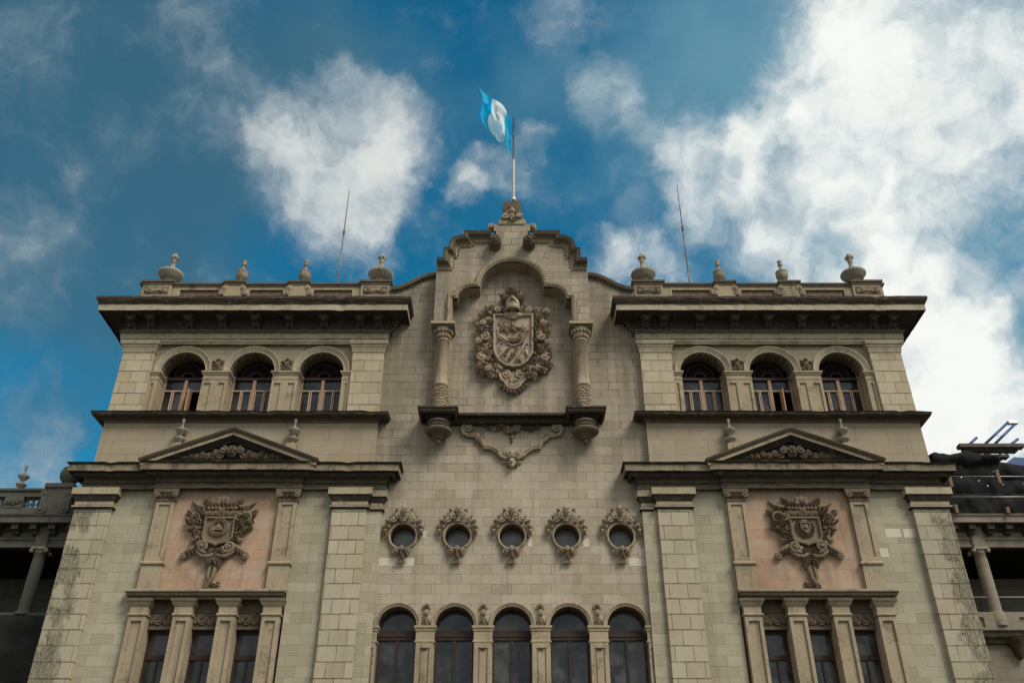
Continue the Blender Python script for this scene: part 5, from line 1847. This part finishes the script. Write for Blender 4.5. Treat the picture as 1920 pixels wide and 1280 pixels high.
def sheet(name, x0, x1, z0, z1, y, mat, label, cat, sag, seed, nx=40, nz=26, top=None, flare=0.0, holes=()):
    rr = random.Random(seed)
    ph = [rr.uniform(0, 6) for _ in range(8)]
    vs, fs = [], []
    for i in range(nx + 1):
        for j in range(nz + 1):
            u, v = i / nx, j / nz
            X = x0 + (x1 - x0) * u
            zt_ = z1 + (top(u) if top else 0)
            Z = z0 + (zt_ - z0) * v
            bx = abs(math.sin(PI * u * sag[0])) ** .7
            bz = abs(math.sin(PI * v * sag[1])) ** .7
            d = -sag[2] * bx * bz
            d += .035 * math.sin(u * 26 + v * 4 + ph[0]) + .03 * math.sin(u * 12 - v * 8 + ph[1]) + .012 * math.sin(u * 64 + v * 5 + ph[2])
            vs.append((X, y + d - flare * (1 - v), Z))
    k = nz + 1
    hs = {(int(a * nx), int(b * nz)) for a, b in holes}
    for i in range(nx):
        for j in range(nz):
            if (i, j) in hs:
                continue
            fs.append((i * k + j, (i + 1) * k + j, (i + 1) * k + j + 1, i * k + j + 1))
    m = MB()
    m.add(vs, fs, 0, True)
    o = m.build(name, [mat])
    so = o.modifiers.new('thickness', 'SOLIDIFY')
    so.thickness = .012
    return tag(o, label, cat)


sheet('safety_net', -30, -17.3, 0, zled_w - .25, YW - .55, 'net', 'dark netting hung over the lower left wing below its ledge', 'netting', (5, 1, .12), 2)

# ------------------------------------------------------------------ tarpaulin and scaffold on the right wing
yt = YW - .25
zt0 = Zp(962, yt)
zt1 = Zp(868, yt)
xr0, xr1 = Xp(1775, 930, yt), Xp(1990, 930, yt)
zA = Zp(932, yt)
zB = Zp(898, yt)
holes = [(.17, .80), (.29, .80), (.30, .80), (.23, .52), (.62, .82), (.63, .82), (.43, .3), (.72, .38), (.72, .40), (.73, .38), (.36, .42), (.55, .36), (.12, .6), (.50, .70)]
sheet('tarpaulin', xr0 - .35, xr1, zA, zt1 + .05, yt, 'tarp', 'black holed tarpaulin wrapped over the right wing roofline, upper sheet', 'tarpaulin', (2.3, 2, .13), 5, 90, 44,
      top=lambda u: .35 * math.sin(u * 5 + .3) * .5, holes=holes)
sheet('tarpaulin', xr0 - .2, xr1, zt0 - .22, zA + .12, yt - .12, 'tarp', 'black sagging tarpaulin strip just above the right wing cornice', 'tarpaulin', (2.3, 1, .16), 9, 80, 16)
# loose folded tarp lying along the top
lt = MB()
vs, fs = [], []
n, kk = 30, 12
for i in range(n + 1):
    u = i / n
    X = Xp(1742 + 128 * u, 860, yt)
    zc = Zp(866 + 1.0 * math.sin(u * 7), yt)
    rz = (.16 + .26 * math.sin(PI * min(1, u * .9 + .1)) ** .6) * (1 + .10 * math.sin(u * 13))
    ry = .7
    for j in range(kk):
        a = 2 * PI * j / kk
        wob = 1 + .12 * math.sin(a * 3 + u * 14) + .06 * math.sin(u * 40 + a * 5)
        vs.append((X, yt + .35 + ry * math.cos(a) * wob, zc + .1 + rz * math.sin(a) * wob))
for i in range(n):
    for j in range(kk):
        fs.append((i * kk + j, i * kk + (j + 1) % kk, (i + 1) * kk + (j + 1) % kk, (i + 1) * kk + j))
lt.add(vs, fs, 0, True)
lt.add(vs[:kk], [tuple(range(kk))])
lt.add(vs[-kk:], [tuple(range(kk))])
tag(lt.build('tarpaulin', ['tarp']), 'black tarpaulin bunched in a roll right behind the right tower cornice', 'tarpaulin')
# wires holding the sheets
for (zz, lab) in ((Zp(893, yt - .4), 'upper'), (Zp(931, yt - .4), 'lower')):
    o = MB().tube([(xr0 - .1, yt - .42, zz), (xr1, yt - .42, zz)], .012, 5).build('wire', ['steel'])
    tag(o, '%s of two thin wires stretched across the black tarpaulin' % lab, 'wire', 'wires across the tarpaulin')
# timber posts
posts = [(1780, 895, 1786, 912, 'leftmost upper'), (1868, 882, 1877, 906, 'rightmost upper'), (1791, 947, 1795, 961, 'leftmost lower'), (1888, 952, 1891, 962, 'rightmost lower')]
for (a, b, c_, d, lab) in posts:
    xa, za = P(a, b, yt - .45)
    xb, zb2 = P(c_, d, yt - .45)
    m = MB()
    m.box(xa - .065, xa + .065, yt - .5, yt - .38, zb2, za)
    m.box(xa - .075, xa + .075, yt - .51, yt - .37, za - .08, za + .02)
    o = m.build('timber_post', ['post'])
    tag(o, '%s short orange timber post showing through the tarpaulin' % lab, 'post', 'timber posts at the tarpaulin')
# planks
ys = YW + .6
pl = thing('scaffold_platform', 'grey plank platform on top of the right wing tarpaulin', 'scaffold', (Xp(1855, 838, ys), ys, Zp(850, ys)))
for (a, b, c_, h, dy) in ((1796, 836, 1917, 4, 0.0), (1806, 843, 1905, 4, .5), (1866, 856, 1889, 3, .2)):
    xa, za = P(a, b, ys + dy)
    xb, _ = P(c_, b, ys + dy)
    MB().box(xa, xb, ys + dy - .18, ys + dy + .18, za - h * .03, za + h * .015).build('plank', ['plank'], pl, bevel=.01)
for (a, b, c_, d) in ((1866, 860, 1880, 846), (1803, 846, 1806, 838), (1900, 850, 1905, 840), (1875, 864, 1888, 850)):
    xa, za = P(a, b, ys + .2)
    xb, zb2 = P(c_, d, ys + .2)
    MB().tube([(xa, ys + .2, za), (xb, ys + .2, zb2)], .04, 6).build('bearer', ['plank'], pl)
# blue ladder and tubes leaning up
lad = thing('ladder', 'blue ladder with a grey end plate leaning up from the scaffold platform', 'ladder', (Xp(1850, 835, ys), ys, Zp(836, ys)))
for (a, b, c_, d) in ((1843, 836, 1890, 791.5), (1860, 837, 1905, 793)):
    xa, za = P(a, b, ys)
    xb, zb2 = P(c_, d, ys + .2)
    MB().tube([(xa, ys, za), (xb, ys + .2, zb2)], .06, 8).build('rail', ['blue'], lad)
xa, za = P(1889, 792, ys + .2)
xb, _ = P(1907.5, 792, ys + .2)
MB().box(xa, xb, ys + .1, ys + .3, za - .09, za + .07).build('end_plate', ['steel'], lad, bevel=.02)
xa, za = P(1869, 816, ys + .1)
xb, zb2 = P(1879, 817, ys + .1)
MB().tube([(xa, ys + .1, za), (xb, ys + .1, zb2)], .015, 6).build('rung', ['steel'], lad)
for (a, b, c_, d, lab) in ((1814, 836, 1831.5, 820, 'left'), (1890, 837, 1909, 822.5, 'right')):
    xa, za = P(a, b, ys)
    xb, zb2 = P(c_, d, ys + .1)
    o = MB().tube([(xa, ys, za), (xb, ys + .1, zb2)], .06, 8).build('scaffold_tube', ['blue'])
    tag(o, 'short blue scaffold tube slanting up at the %s end of the plank platform' % lab, 'scaffold tube', 'blue scaffold tubes')
# blue sheet corner far right
bs_ = MB()
p3 = [P(1886, 868, ys), P(1900, 858, ys), P(1925, 860, ys), P(1945, 866, ys), P(1945, 874, ys), P(1886, 874, ys)]
bs_.wall(p3, [], ys - .1, ys + .6, back=True)
tag(bs_.build('tarpaulin', ['blue']), 'dark blue folded tarpaulin behind the black one at the far right', 'tarpaulin')

print('objects', len(bpy.data.objects), 'verts', sum(len(m.vertices) for m in bpy.data.meshes))
